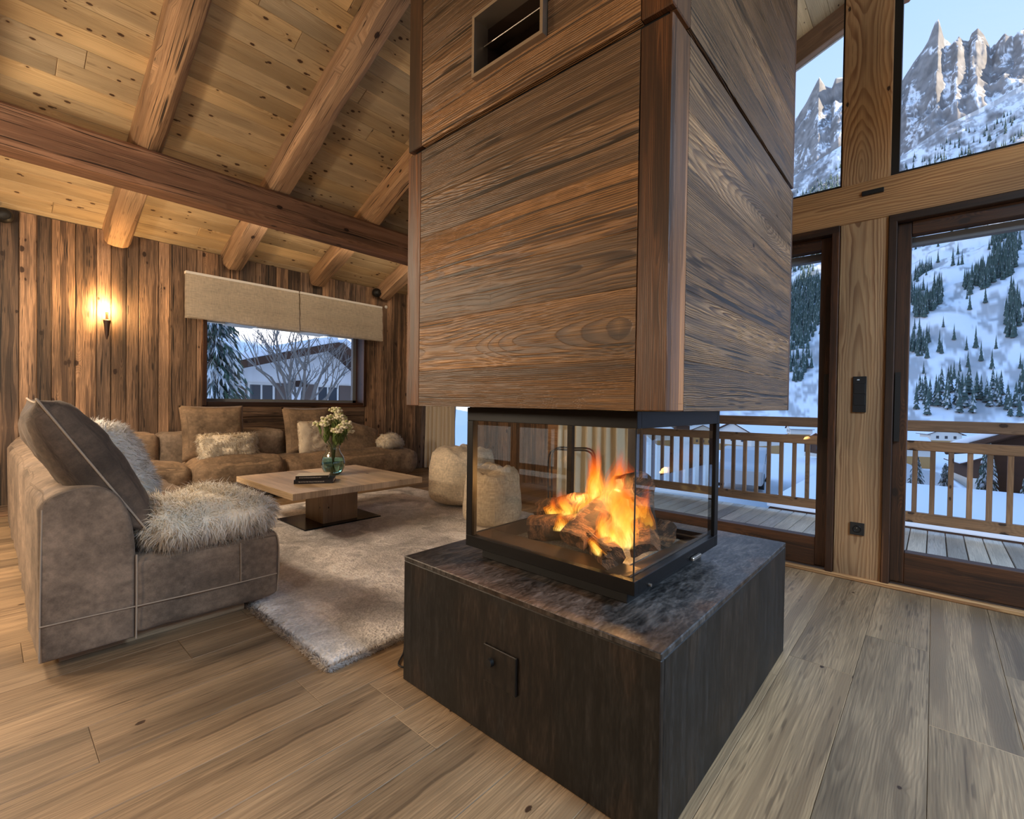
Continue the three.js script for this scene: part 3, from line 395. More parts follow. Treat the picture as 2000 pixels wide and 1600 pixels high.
  part(v, 'duct', mergeGeometries([bx(-0.152, 0.152, -0.1, 0.1, -0.26, -0.25), bx(-0.154, -0.152, -0.1, 0.1, -0.25, -0.05), bx(0.152, 0.154, -0.1, 0.1, -0.25, -0.05), bx(-0.152, 0.152, 0.1, 0.102, -0.25, -0.05), bx(-0.152, 0.152, -0.102, -0.1, -0.25, -0.05)]), std({ color: 0x2c1c10, roughness: 0.7 }));
  part(v, 'vent_blade', cbox(0.3, 0.004, 0.1, 0.001), M.steel, [0, 0.045, -0.07]).rotation.x = 0.5;
}
// the core must leave room for the duct
scene.getObjectByName('fireplace_hood').children.find((c) => c.name === 'core').geometry = mergeGeometries([bx(HX0 + 0.024, HX1 - 0.024, HB + 0.004, 2.37, HZ0 + 0.024, HZ1 - 0.024), bx(HX0 + 0.024, HX1 - 0.024, 2.61, 5.1, HZ0 + 0.024, HZ1 - 0.024), bx(HX0 + 0.024, HX1 - 0.024, 2.37, 2.61, HZ0 + 0.024, HZ1 - 0.3)]);

// firebox
const FX0 = -1.49, FX1 = -0.7, FZ0 = -2.15, FZ1 = -1.38, FB = 0.588;
{
  const f = thing('glass_firebox', 'black framed glass firebox with burning logs between plinth and hood', 'firebox', [0, 0, 0]);
  part(f, 'foot', cbox(FX1 - FX0 - 0.1, FB - HT, FZ1 - FZ0 - 0.1, 0.003), M.black, [(FX0 + FX1) / 2, (FB + HT) / 2, (FZ0 + FZ1) / 2]);
  const bh = 0.046, th = 0.06, b = (n, x0, x1, y0, y1, z0, z1, m = M.blackMetal) => { const g = cbox(x1 - x0, y1 - y0, z1 - z0, 0.0015); return part(f, n, g, m, [(x0 + x1) / 2, (y0 + y1) / 2, (z0 + z1) / 2]); };
  b('bottom_bar', FX0, FX1, FB, FB + bh, FZ1 - 0.03, FZ1); b('bottom_bar', FX0, FX1, FB, FB + bh, FZ0, FZ0 + 0.03); b('bottom_bar', FX1 - 0.03, FX1, FB, FB + bh, FZ0 + 0.03, FZ1 - 0.03); b('bottom_bar', FX0, FX0 + 0.03, FB, FB + bh, FZ0 + 0.03, FZ1 - 0.03);
  b('top_bar', FX0, FX1, HB - th, HB - 0.004, FZ1 - 0.03, FZ1); b('top_bar', FX0, FX1, HB - th, HB - 0.004, FZ0, FZ0 + 0.03); b('top_bar', FX1 - 0.03, FX1, HB - th, HB - 0.004, FZ0 + 0.03, FZ1 - 0.03); b('top_bar', FX0, FX0 + 0.03, HB - th, HB - 0.004, FZ0 + 0.03, FZ1 - 0.03);
  b('corner_post', FX0, FX0 + 0.036, FB + bh, HB - th, FZ1 - 0.03, FZ1); b('corner_post', FX1 - 0.03, FX1, FB + bh, HB - th, FZ0, FZ0 + 0.04); b('corner_post', FX0, FX0 + 0.03, FB + bh, HB - th, FZ0, FZ0 + 0.03);
  b('glass_edge', FX1 - 0.011, FX1 - 0.006, FB + bh, HB - th, FZ1 - 0.011, FZ1 - 0.006, M.black);
  const y = (FB + bh + HB - th) / 2, hh_ = HB - th - FB - bh, pane = (w, ry, p) => { const g = new THREE.PlaneGeometry(w, hh_); g.rotateY(ry); return part(f, 'glass_pane', g, M.fireGlass, p); };
  pane(FX1 - FX0 - 0.036 - 0.01, 0, [(FX0 + 0.036 + FX1 - 0.01) / 2, y, FZ1 - 0.008]); pane(FZ1 - FZ0 - 0.05, Math.PI / 2, [FX1 - 0.008, y, (FZ0 + 0.04 + FZ1 - 0.01) / 2]); pane(FZ1 - FZ0 - 0.06, -Math.PI / 2, [FX0 + 0.015, y, (FZ0 + FZ1) / 2]); pane(FX1 - FX0 - 0.06, Math.PI, [(FX0 + FX1) / 2, y, FZ0 + 0.015]);
  const ash = noiseTex(256, 256, (x, yy, c) => { const a = fbm(x / 40, yy / 40, 4), k = 92 + 50 * a + 20 * vn(x / 3, yy / 3); c[0] = k * 1.02; c[1] = k; c[2] = k * 0.98; });
  part(f, 'fire_tray', mergeGeometries([bx(FX0 + 0.03, FX1 - 0.03, FB + 0.002, FB + 0.012, FZ0 + 0.03, FZ1 - 0.03)]), std({ color: 0x1a1614, roughness: 0.7 }));
  const rim = (w, d, p, rx, rz) => { const m = part(f, 'tray_rim', cbox(w, 0.008, d, 0.002), std({ color: 0x4a3c30, roughness: 0.45, metalness: 0.3 }), p); m.rotation.set(rx, 0, rz); };
  const xc = (FX0 + FX1) / 2, zc = (FZ0 + FZ1) / 2, w = FX1 - FX0 - 0.06, d = FZ1 - FZ0 - 0.06;
  rim(w, 0.1, [xc, FB + 0.032, FZ1 - 0.078], 0.35, 0); rim(w, 0.1, [xc, FB + 0.032, FZ0 + 0.078], -0.35, 0); rim(0.1, d, [FX1 - 0.078, FB + 0.032, zc], 0, 0.35); rim(0.1, d, [FX0 + 0.078, FB + 0.032, zc], 0, -0.35);
  const am = part(f, 'ash_bed', boxUV(bx(FX0 + 0.12, FX1 - 0.12, FB + 0.012, FB + 0.026, FZ0 + 0.12, FZ1 - 0.12), 2), std({ map: ash, roughness: 0.9 }));
  part(f, 'latch_handle', cbox(0.014, 0.014, 0.085, 0.003), M.steel, [FX1 + 0.008, FB + 0.012, FZ0 + 0.27], 'small steel latch');
  part(f, 'hinge_pin', new THREE.CylinderGeometry(0.005, 0.005, 0.012, 10).rotateZ(Math.PI / 2), M.steel, [FX1 + 0.004, FB + 0.012, FZ1 - 0.1]);
}
// logs
const barkT = dataTex(256, 256, (x, y, c) => { const a = fbm(x / 30, y / 8, 4), b = vn(x / 4, y / 2), ch = sstep(0, 0.5, fbm(x / 50 + 9, y / 50, 3) * 1.6), k = 84 + 60 * a + 24 * b; c[0] = mix(k * 1.1, 34, ch * 0.75); c[1] = mix(k * 0.78, 28, ch * 0.75); c[2] = mix(k * 0.56, 25, ch * 0.75); });
M.bark = std({ map: barkT, bumpMap: barkT, bumpScale: 0.006, roughness: 0.9 });
function logBetween(a, b, r, seed, label, split) {
  const A = new THREE.Vector3(...a), B = new THREE.Vector3(...b), L = A.distanceTo(B);
  let g = log_(r, L, seed, 16, 16);
  if (split) { const p = g.attributes.position; for (let i = 0; i < p.count; i++) { const z = p.getZ(i); if (z < -r * 0.15) p.setZ(i, -r * 0.15 + 0.02 * r * vn(p.getX(i) * 60, p.getY(i) * 30)); } g = toCreasedNormals(g, 0.6); }
  const o = lone('burning_log', g, M.bark, label, 'log'); o.position.copy(A).add(B).multiplyScalar(0.5); o.quaternion.setFromUnitVectors(new THREE.Vector3(0, 1, 0), B.clone().sub(A).normalize()); return o;
}
const LY = FB + 0.03;
logBetween([-1.33, LY + 0.085, -1.7], [-1.02, LY + 0.165, -1.76], 0.062, 3, 'charred log lying high at the left of the fire');
logBetween([-1.29, LY + 0.045, -1.58], [-0.99, LY + 0.075, -1.7], 0.056, 9, 'split log glowing low at the left front of the fire', true);
logBetween([-1.03, LY + 0.045, -1.51], [-1.0, LY + 0.17, -1.78], 0.064, 15, 'thick split log leaning up in the middle of the fire', true);
logBetween([-0.83, LY + 0.04, -1.47], [-0.99, LY + 0.045, -1.6], 0.046, 21, 'short dark log end close to the glass corner');
logBetween([-0.98, LY + 0.235, -1.79], [-0.82, LY + 0.275, -1.68], 0.052, 27, 'blackened log balanced on top of the fire');
logBetween([-0.77, LY + 0.05, -1.6], [-0.9, LY + 0.22, -1.82], 0.054, 33, 'reddish split log propped at the right of the fire', true);
logBetween([-1.0, LY + 0.05, -1.92], [-0.8, LY + 0.06, -1.84], 0.055, 45, 'log lying at the far side of the fire');
logBetween([-0.95, LY + 0.1, -1.5], [-0.82, LY + 0.075, -1.43], 0.012, 39, 'thin charred branch poking out of the fire');
// flames: tongues of glowing gas, each a few nested thin shells
{
  const fl = thing('log_fire', 'yellow and orange flames licking up between the logs', 'fire', [0, 0, 0]);
  const ft = (a) => dataTex(32, 128, (x, y, c) => { const h = y / 127, n = 0.16 * fbm(x / 5, y / 14, 3), t = clamp(h * 0.9 + n + a); c[0] = 255; c[1] = mix(226, 88, sstep(0.05, 1.1, t)); c[2] = mix(140, 14, sstep(0, 0.8, t)); }, THREE.RepeatWrapping, THREE.ClampToEdgeWrapping);
  const fa = dataTex(64, 128, (x, y, c) => { const h = y / 127, n = fbm(x / 7 + 3, y / 24, 4); c[0] = c[1] = c[2] = 255 * clamp((1 - sstep(0.3, 0.98, h + 0.5 * n)) * sstep(0, 0.1, h) * (0.55 + 1.1 * n)); }, THREE.RepeatWrapping, THREE.ClampToEdgeWrapping, false);
  const fm = [0.34, 0.2, 0.06, 0].map((a, k) => std({ color: 0x000000, emissive: 0xffffff, emissiveMap: ft(a), emissiveIntensity: [1.2, 1.7, 2.3, 3][k], alphaMap: fa, opacity: [0.34, 0.45, 0.55, 0.7][k], transparent: true, roughness: 1, side: THREE.DoubleSide, depthWrite: false }));
  const R = rng(77);
  const tongue = (x, y, z, h, w, lean, seed) => {
    const yaw = R() * 3;
    for (let q = 0; q < 4; q++) {
      const seg = 16, rs = 8, P = [], U = [], I = [], sc = [1.25, 0.95, 0.66, 0.38][q], hs = h * [1.08, 1, 0.88, 0.7][q];
      for (let s = 0; s <= seg; s++) { const t = s / seg, r = sc * w * Math.pow(Math.sin(Math.PI * Math.pow(t * 0.94 + 0.03, 0.5)), 0.8) * (1 - t * 0.45) * (1 + 0.45 * vn(t * 6 + seed, seed)), cx = lean[0] * t * t + 0.9 * w * vn(t * 3.4 + seed, 1.7) * t, cz = lean[1] * t * t + 0.9 * w * vn(t * 3.4 + seed, 7.1) * t; for (let j = 0; j <= rs; j++) { const a = (j / rs) * Math.PI * 2; P.push(cx + r * Math.cos(a), t * hs, cz + 0.7 * r * Math.sin(a)); U.push(j / rs + seed, t); } }
      for (let s = 0; s < seg; s++) for (let j = 0; j < rs; j++) { const a = s * (rs + 1) + j; I.push(a, a + rs + 1, a + 1, a + 1, a + rs + 1, a + rs + 2); }
      const g = new THREE.BufferGeometry(); g.setAttribute('position', new THREE.Float32BufferAttribute(P, 3)); g.setAttribute('uv', new THREE.Float32BufferAttribute(U, 2)); g.setIndex(I); g.computeVertexNormals();
      const m = part(fl, 'flame', g, fm[q], [x, y, z]); m.rotation.y = yaw;
    }
  };
  const F = [[-1.06, 0.14, -1.7, 0.24, 0.05], [-1.04, 0.1, -1.72, 0.32, 0.055], [-1.0, 0.12, -1.74, 0.28, 0.05], [-1.1, 0.1, -1.68, 0.18, 0.05], [-1.16, 0.09, -1.66, 0.13, 0.045], [-1.22, 0.08, -1.65, 0.1, 0.04], [-0.95, 0.1, -1.7, 0.24, 0.05], [-0.9, 0.06, -1.62, 0.26, 0.055], [-0.87, 0.08, -1.66, 0.26, 0.055], [-0.91, 0.05, -1.55, 0.18, 0.045], [-0.85, 0.05, -1.52, 0.16, 0.04], [-0.83, 0.05, -1.58, 0.24, 0.045], [-0.8, 0.08, -1.66, 0.22, 0.04], [-0.93, 0.16, -1.76, 0.2, 0.045], [-1.08, 0.14, -1.76, 0.26, 0.04], [-0.88, 0.04, -1.47, 0.1, 0.03], [-1.05, 0.18, -1.7, 0.26, 0.03], [-0.96, 0.18, -1.8, 0.22, 0.04], [-1.13, 0.06, -1.58, 0.08, 0.035]];
  F.forEach(([x, y, z, h, w], i) => tongue(x, LY + y, z, h, w, [(R() - 0.5) * 0.08, (R() - 0.5) * 0.08], i * 3.7));
  for (const [x, y, z, i] of [[-0.97, 0.84, -1.7, 1.3], [-1.12, 0.8, -1.68, 0.6], [-0.87, 0.76, -1.56, 0.7]]) { const p = new THREE.PointLight(new THREE.Color(1, 0.5, 0.16), i, 0, 2); p.position.set(x, y, z); p.castShadow = true; p.shadow.radius = 2.5; fl.add(p); }
}
// ---------------------------------------------------------------- soft furnishings
const suedeT = noiseTex(512, 512, (x, y, c) => { const a = fbm(x / 90, y / 90, 5), b = fbm(x / 12, y / 12, 3), f = vn(x / 1.7, y / 1.7); const k = 1 + 0.42 * a + 0.2 * b + 0.06 * f; c[0] = 138 * k; c[1] = 120 * k; c[2] = 103 * k; });
const suede = (tint) => { const m = phy({ map: suedeT, bumpMap: suedeT, bumpScale: 0.004, roughness: 0.92, sheen: 0.35, sheenRoughness: 0.5, sheenColor: new THREE.Color(0.75, 0.68, 0.6) }); m.color.setRGB(...tint); return m; };
M.suede = suede([0.7, 0.68, 0.66]); M.suedeTan = suede([0.95, 0.88, 0.77]); M.suedeDark = suede([0.36, 0.34, 0.33]); M.suedeGrey = suede([0.78, 0.8, 0.82]); M.piping = std({ color: 0x9c8c7a, roughness: 0.8 });
M.fur = phy({ color: 0xffffff, vertexColors: true, roughness: 0.95, side: THREE.DoubleSide, transmission: 0.35, thickness: 0 }); M.furBase = std({ color: 0xe8dcc6, roughness: 1 });
const CREAM = [[0.92, 0.84, 0.7], [0.94, 0.88, 0.77], [0.88, 0.77, 0.6], [0.96, 0.92, 0.84]], IVORY = [[0.95, 0.93, 0.89], [0.93, 0.89, 0.83], [0.96, 0.95, 0.92], [0.9, 0.85, 0.77]], LOWFUR = [[0.8, 0.68, 0.55], [0.84, 0.74, 0.62]];
function furThing(name, label, category, base, N, len, wid, cols, seed, p, rot, grav, curl, group, comb) {
  const g = new THREE.Group(); g.name = numbered(name); g.position.set(...p); g.rotation.set(...rot, 'YXZ'); scene.add(g); tag(g, label, category, group);
  part(g, 'cushion_body', base, M.furBase); const f = part(g, 'fur', furOn(base, N, len, wid, cols, seed, grav, curl, comb), M.fur); f.userData.kind = 'stuff'; return g;
}
// sofa whose back stands towards the open room; its near end faces the viewer
const SXE = -2.8, SBK = -0.155, SJ = -0.48, SFR = -1.155;
{
  const s = thing('sofa', 'long grey brown suede sofa whose rounded end and piped seams face the fireplace', 'sofa', [0, 0, 0]);
  // back and end profile
  const prof = (inset) => { const sh = new THREE.Shape(); const a = SBK - inset, b = SJ + inset; sh.moveTo(-a, 0.06 + inset); sh.lineTo(-a - 0.006, 0.715); sh.bezierCurveTo(-a + 0.01, 0.76, -a + 0.07, 0.8 - inset, -a + 0.13, 0.8 - inset); sh.bezierCurveTo(-a + 0.225, 0.8 - inset, -b - 0.004, 0.66, -b, 0.46); sh.lineTo(-b, 0.06 + inset); sh.closePath(); return sh; };
  const LB = 3.75; let g = new THREE.ExtrudeGeometry(prof(0.025), { depth: LB - 0.05, bevelEnabled: true, bevelThickness: 0.025, bevelSize: 0.025, bevelSegments: 4, steps: 40, curveSegments: 18 });
  // shape x = -z, extrude along world -x
  g.applyMatrix4(new THREE.Matrix4().makeBasis(new THREE.Vector3(0, 0, -1), new THREE.Vector3(0, 1, 0), new THREE.Vector3(-1, 0, 0))); g.translate(SXE - 0.025, 0, 0);
  { const p = g.attributes.position; for (let i = 0; i < p.count; i++) { const x = p.getX(i), y = p.getY(i), z = p.getZ(i), e = sstep(0.05, 0.25, SXE - x); const n = fbm(x * 3.2, y * 4 + z * 3, 3); p.setXYZ(i, x, y + e * 0.03 * n * sstep(0.3, 0.7, y), z + e * 0.03 * fbm(x * 4 + 7, y * 3, 3)); } }
  g = mergeVertices(g, 1e-4); g.deleteAttribute('normal'); g.deleteAttribute('uv'); g = mergeVertices(g, 1e-4); g.computeVertexNormals(); g = toCreasedNormals(g, 1.0); part(s, 'backrest', boxUV(g), M.suede);
  // seat sections
  const seat = (x0, x1, z0, z1, yt, seed, m = M.suede) => part(s, 'seat', softBox(x0 - x1, yt - 0.06, z0 - z1, 0.055, 0.012, 22, 0.02, seed), m, [(x0 + x1) / 2, (yt + 0.06) / 2, (z0 + z1) / 2]);
  seat(SXE - 0.01, -4.1, SJ + 0.02, SFR, 0.44, 3); seat(-4.1, -5.5, SJ + 0.02, SFR, 0.44, 11);
  // plinth
  part(s, 'plinth', boxUV(bx(-5.4, SXE - 0.13, 0, 0.075, SFR + 0.16, SBK - 0.07)), M.tableLeg);
  // piping on the end
  const X = SXE + 0.006, pp = (pts, r = 0.0034) => part(s, 'piping', tube(pts, r, 30, 6), M.piping);
  pp([[X - 0.004, 0.06, SJ], [X + 0.004, 0.25, SJ], [X + 0.002, 0.46, SJ]], 0.004); pp([[X + 0.001, 0.225, SBK], [X + 0.001, 0.222, -0.3], [X, 0.215, SJ]]); pp([[X + 0.003, 0.215, SJ], [X + 0.012, 0.21, -0.8], [X - 0.012, 0.2, SFR + 0.03]]);
  pp([[X - 0.01, 0.07, SBK], [X - 0.008, 0.4, SBK - 0.003], [X - 0.01, 0.72, SBK - 0.008]]); pp([[X - 0.03, 0.09, SFR + 0.022], [X - 0.02, 0.25, SFR + 0.016], [X - 0.03, 0.41, SFR + 0.022], [X - 0.2, 0.432, SFR + 0.026]]); pp([[X, 0.42, -0.93], [X + 0.004, 0.3, -0.93], [X + 0.004, 0.212, -0.93]], 0.002);
}
// sofa along the window wall
{
  const s = thing('sofa', 'low brown suede sofa with plump cushions along the window wall', 'sofa', [0, 0, 0]);
  const block = (n, x0, x1, y0, y1, z0, z1, r, b, seed, m) => part(s, n, softBox(x1 - x0, y1 - y0, z1 - z0, r, b, 20, 0.03, seed), m, [(x0 + x1) / 2, (y0 + y1) / 2, (z0 + z1) / 2]);
  block('seat', -6.55, -5.93, 0.1, 0.47, -1.52, -0.5, 0.1, 0.05, 3, M.suedeTan); block('seat', -6.55, -5.9, 0.1, 0.5, -2.5, -1.5, 0.12, 0.06, 5, M.suedeTan); block('seat', -6.6, -5.95, 0.1, 0.475, -4.5, -2.44, 0.12, 0.05, 8, M.suedeTan);
  block('backrest', -6.86, -6.5, 0.1, 0.8, -1.32, -0.2, 0.07, 0.03, 13, M.suedeTan); block('backrest', -6.86, -6.52, 0.1, 0.8, -2.72, -1.33, 0.07, 0.03, 17, M.suedeGrey); block('backrest', -6.86, -6.58, 0.1, 0.66, -3.7, -2.72, 0.07, 0.02, 19, M.suedeTan);
  part(s, 'plinth', bx(-6.8, -6.05, 0, 0.12, -4.35, -0.6), M.black);
}
// cushions
function cushion(label, w, h, t, m, p, rot, seed, pip, group) { const g = new THREE.Group(); g.name = numbered('cushion'); g.position.set(...p); g.rotation.set(...rot, 'YXZ'); scene.add(g); tag(g, label, 'cushion', group); const b = pillow(w, h, t, 0.05, 22, 0.006, seed); part(g, 'cover', b, m); if (pip) { const pts = []; for (let i = 0; i < 48; i++) { const k = (i / 48) * 4, e = Math.floor(k), f = (k - e) * 2 - 1, ed = 1 - 0.05 * (1 - f * f); pts.push(e === 0 ? [f * w / 2, (ed * h) / 2, 0] : e === 1 ? [(ed * w) / 2, -f * h / 2, 0] : e === 2 ? [-f * w / 2, (-ed * h) / 2, 0] : [(-ed * w) / 2, f * h / 2, 0]); } part(g, 'piping', tube(pts, 0.005, 120, 6, true), M.piping); } return g; }
cushion('big dark grey brown suede cushion with pale piping leaning at the sofa end', 0.66, 0.74, 0.25, M.suedeDark, [-3.16, 0.87, -0.34], [rad(-31), Math.PI, 0], 5, true);
cushion('tall olive brown cushion behind the fluffy white pillow under the window', 0.68, 0.66, 0.2, M.suedeTan, [-6.4, 0.8, -1.83], [rad(-14), Math.PI / 2, 0], 9, false);
cushion('tall brown cushion behind the flat fur pillow and the flowers', 0.66, 0.66, 0.2, M.suedeTan, [-6.42, 0.78, -2.98], [rad(-14), Math.PI / 2, 0], 12, false);
cushion('brown wedge cushion lying slanted behind the flower vase', 0.8, 0.62, 0.26, M.suedeTan, [-6.38, 0.62, -3.62], [rad(-34), Math.PI / 2, rad(-20)], 15, false);
furThing('fur_cushion', 'long haired cream fur cushion lying on the near sofa seat', 'cushion', softBox(0.5, 0.17, 0.56, 0.08, 0.035, 18, 0.03, 4), 24000, 0.07, 0.0034, CREAM, 101, [-3.07, 0.545, -0.815], [0, 0.06, 0], 0.75, 0.4, 'fur cushions');
furThing('fur_cushion', 'white fur cushion standing upright beside the big dark cushion', 'cushion', pillow(0.5, 0.52, 0.2, 0.04, 20, 0.01, 3), 15000, 0.058, 0.0036, IVORY, 102, [-3.78, 0.79, -0.56], [rad(-26), Math.PI - 0.1, 0], 0.5, 0.35, 'fur cushions');
furThing('fur_cushion', 'cream fur cushion half hidden behind the big dark cushion', 'cushion', pillow(0.52, 0.5, 0.18, 0.04, 20, 0.01, 7), 12000, 0.052, 0.0036, CREAM, 103, [-4.22, 0.86, -0.4], [rad(-24), Math.PI + 0.15, 0.1], 0.5, 0.4, 'fur cushions');
furThing('fur_cushion', 'fluffy white oblong cushion on the seat under the window', 'cushion', pillow(0.62, 0.34, 0.18, 0.03, 18, 0.01, 9), 9000, 0.05, 0.0045, CREAM, 104, [-6.2, 0.62, -1.93], [rad(-20), Math.PI / 2, 0], 0.8, 0.4, 'fur cushions');
furThing('fur_cushion', 'short haired beige square cushion beside the flowers', 'cushion', pillow(0.46, 0.46, 0.14, 0.02, 16, 0.005, 11), 16000, 0.014, 0.003, LOWFUR, 105, [-6.26, 0.69, -3.0], [rad(-10), Math.PI / 2, 0], 0.4, 0.3, 'fur cushions');
furThing('fur_cushion', 'small round cream fur cushion at the far end of the sofa', 'cushion', softBox(0.3, 0.2, 0.34, 0.1, 0.03, 12, 0.02, 8), 6500, 0.04, 0.0045, CREAM, 106, [-6.2, 0.57, -4.13], [0, 0, 0], 0.8, 0.4, 'fur cushions');

// ---------------------------------------------------------------- rug, table, things on it
{
  const rugT = noiseTex(1024, 1024, (x, y, c) => { const u = x / 1024 * 6, v = y / 1024 * 6, w1 = fbm(u * 1.3, v * 1.3, 4), a = fbm(u * 1.7 + w1 * 2, v * 1.7 - w1 * 2, 4), b = vn(x / 2.2, y / 2.2), d = vn(x / 5, y / 5); const k = 1 + 0.46 * a + 0.08 * b + 0.07 * d; c[0] = 202 * k; c[1] = 197 * k; c[2] = 194 * k; });  // swirling tone patches put the sheen of the pile direction into the colour
  const x0 = -5.45, x1 = -1.975, z0 = -3.95, z1 = -1.015, nx = 150, nz = 130, g = new THREE.PlaneGeometry(x1 - x0, z1 - z0, nx, nz); g.rotateX(-Math.PI / 2); g.translate((x0 + x1) / 2, 0, (z0 + z1) / 2);
  const p = g.attributes.position, uv = g.attributes.uv; for (let i = 0; i < p.count; i++) { const x = p.getX(i), z = p.getZ(i), ed = Math.min(x - x0, x1 - x, z - z0, z1 - z); p.setXYZ(i, x + (ed < 0.01 ? 0.006 * vn(z * 30, x * 30) : 0), ed < 0.004 ? 0.002 : 0.016 + 0.005 * fbm(x * 9, z * 9, 3) + 0.008 * sstep(0, 0.05, ed), z + (ed < 0.01 ? 0.006 * vn(x * 30, z * 30) : 0)); uv.setXY(i, x / 3, z / 3); }
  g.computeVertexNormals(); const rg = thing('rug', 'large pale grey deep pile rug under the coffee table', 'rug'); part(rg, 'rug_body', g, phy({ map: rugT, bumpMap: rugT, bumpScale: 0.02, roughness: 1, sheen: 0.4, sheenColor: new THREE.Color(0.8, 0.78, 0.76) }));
  // pile
  const near = new THREE.PlaneGeometry(x1 - x0, z1 - z0, 40, 40); near.rotateX(-Math.PI / 2); near.translate((x0 + x1) / 2, 0.02, (z0 + z1) / 2);
  const col = []; for (let i = 0; i < 6; i++) col.push([0.5 + i * 0.028, 0.435 + i * 0.027, 0.385 + i * 0.026]);
  const e = []; for (const [a, b] of [[[x0, z1], [x1, z1]], [[x1, z1], [x1, z0]]]) { const w = new THREE.BoxGeometry(Math.max(0.012, Math.abs(b[0] - a[0])), 0.018, Math.max(0.012, Math.abs(b[1] - a[1])), 20, 1, 20); w.translate((a[0] + b[0]) / 2, 0.01, (a[1] + b[1]) / 2); e.push(w); }
  const fr = part(rg, 'pile_edge', furOn(mergeGeometries(e), 26000, 0.02, 0.003, col, 301, 0.3, 0.4), M.fur); fr.userData.kind = 'stuff';
}
const TT = 0.44, TX0 = -5.12, TX1 = -3.84, TZ0 = -2.95, TZ1 = -1.66;
{
  const t = thing('coffee_table', 'square pale oak coffee table on one thick dark column and steel plate', 'table', [-4.48, 0, -2.305]);
  const R = rng(85); for (let i = 0; i < 4; i++) { const w = (TZ1 - TZ0) / 4; plank(t, 'tabletop_board', M.table, TX1 - TX0, 0.055, w - 0.0008, 0, [0, TT - 0.0275, TZ0 + (i + 0.5) * w + 2.305], 0.0012, i); }
  part(t, 'column', grain(cbox(0.36, 0.36, 0.36, 0.003), M.tableLeg, 1, R, 1), M.tableLeg, [0.03, 0.205, 0.0]);
  part(t, 'base_plate', cbox(0.6, 0.012, 0.78, 0.002), std({ color: 0x2a3038, roughness: 0.22, metalness: 0.9 }), [0, 0.031, 0], 'shiny dark steel plate');
}
{ // books
  const cover = (seed, wht) => { const cv = document.createElement('canvas'); cv.width = 512; cv.height = 64; const c = cv.getContext('2d'); c.fillStyle = seed ? '#14121c' : '#17120f'; c.fillRect(0, 0, 512, 64); c.fillStyle = '#b9b2ac'; const R = rng(seed + 3); let x = 60; while (x < 400) { const w = 8 + R() * 14; c.fillRect(x, 24 + R() * 3, w * 0.7, 14); x += w + 4; } const t = new THREE.CanvasTexture(cv); t.colorSpace = THREE.SRGBColorSpace; return t; };
  const dark = std({ color: 0x17141a, roughness: 0.5 }), page = std({ color: 0xd8d0c2, roughness: 0.9 });
  const book = (label, w, h, d, p, ry, top, seed) => { const b = thing('book', label, 'book', p, ry, 'books on the coffee table'); part(b, 'pages', cbox(w - 0.008, h - 0.008, d - 0.008, 0.001), page, [-0.003, h / 2, 0]); part(b, 'cover', cbox(w, 0.004, d, 0.001), top, [0, h - 0.002, 0]); part(b, 'cover', cbox(w, 0.004, d, 0.001), dark, [0, 0.002, 0]); const sp = new THREE.BoxGeometry(0.004, h, d); part(b, 'spine', sp, std({ map: cover(seed), roughness: 0.5 }), [w / 2 - 0.002, h / 2, 0]); };
  book('dark blue black book at the bottom of the small stack', 0.23, 0.036, 0.335, [-4.295, TT + 0.0005, -2.065], -0.594, dark, 4); book('dark book with a pale cover on top of the stack', 0.2, 0.034, 0.28, [-4.305, TT + 0.037, -2.05], -0.56, std({ color: 0xcfc4ae, roughness: 0.6 }), 0);
}
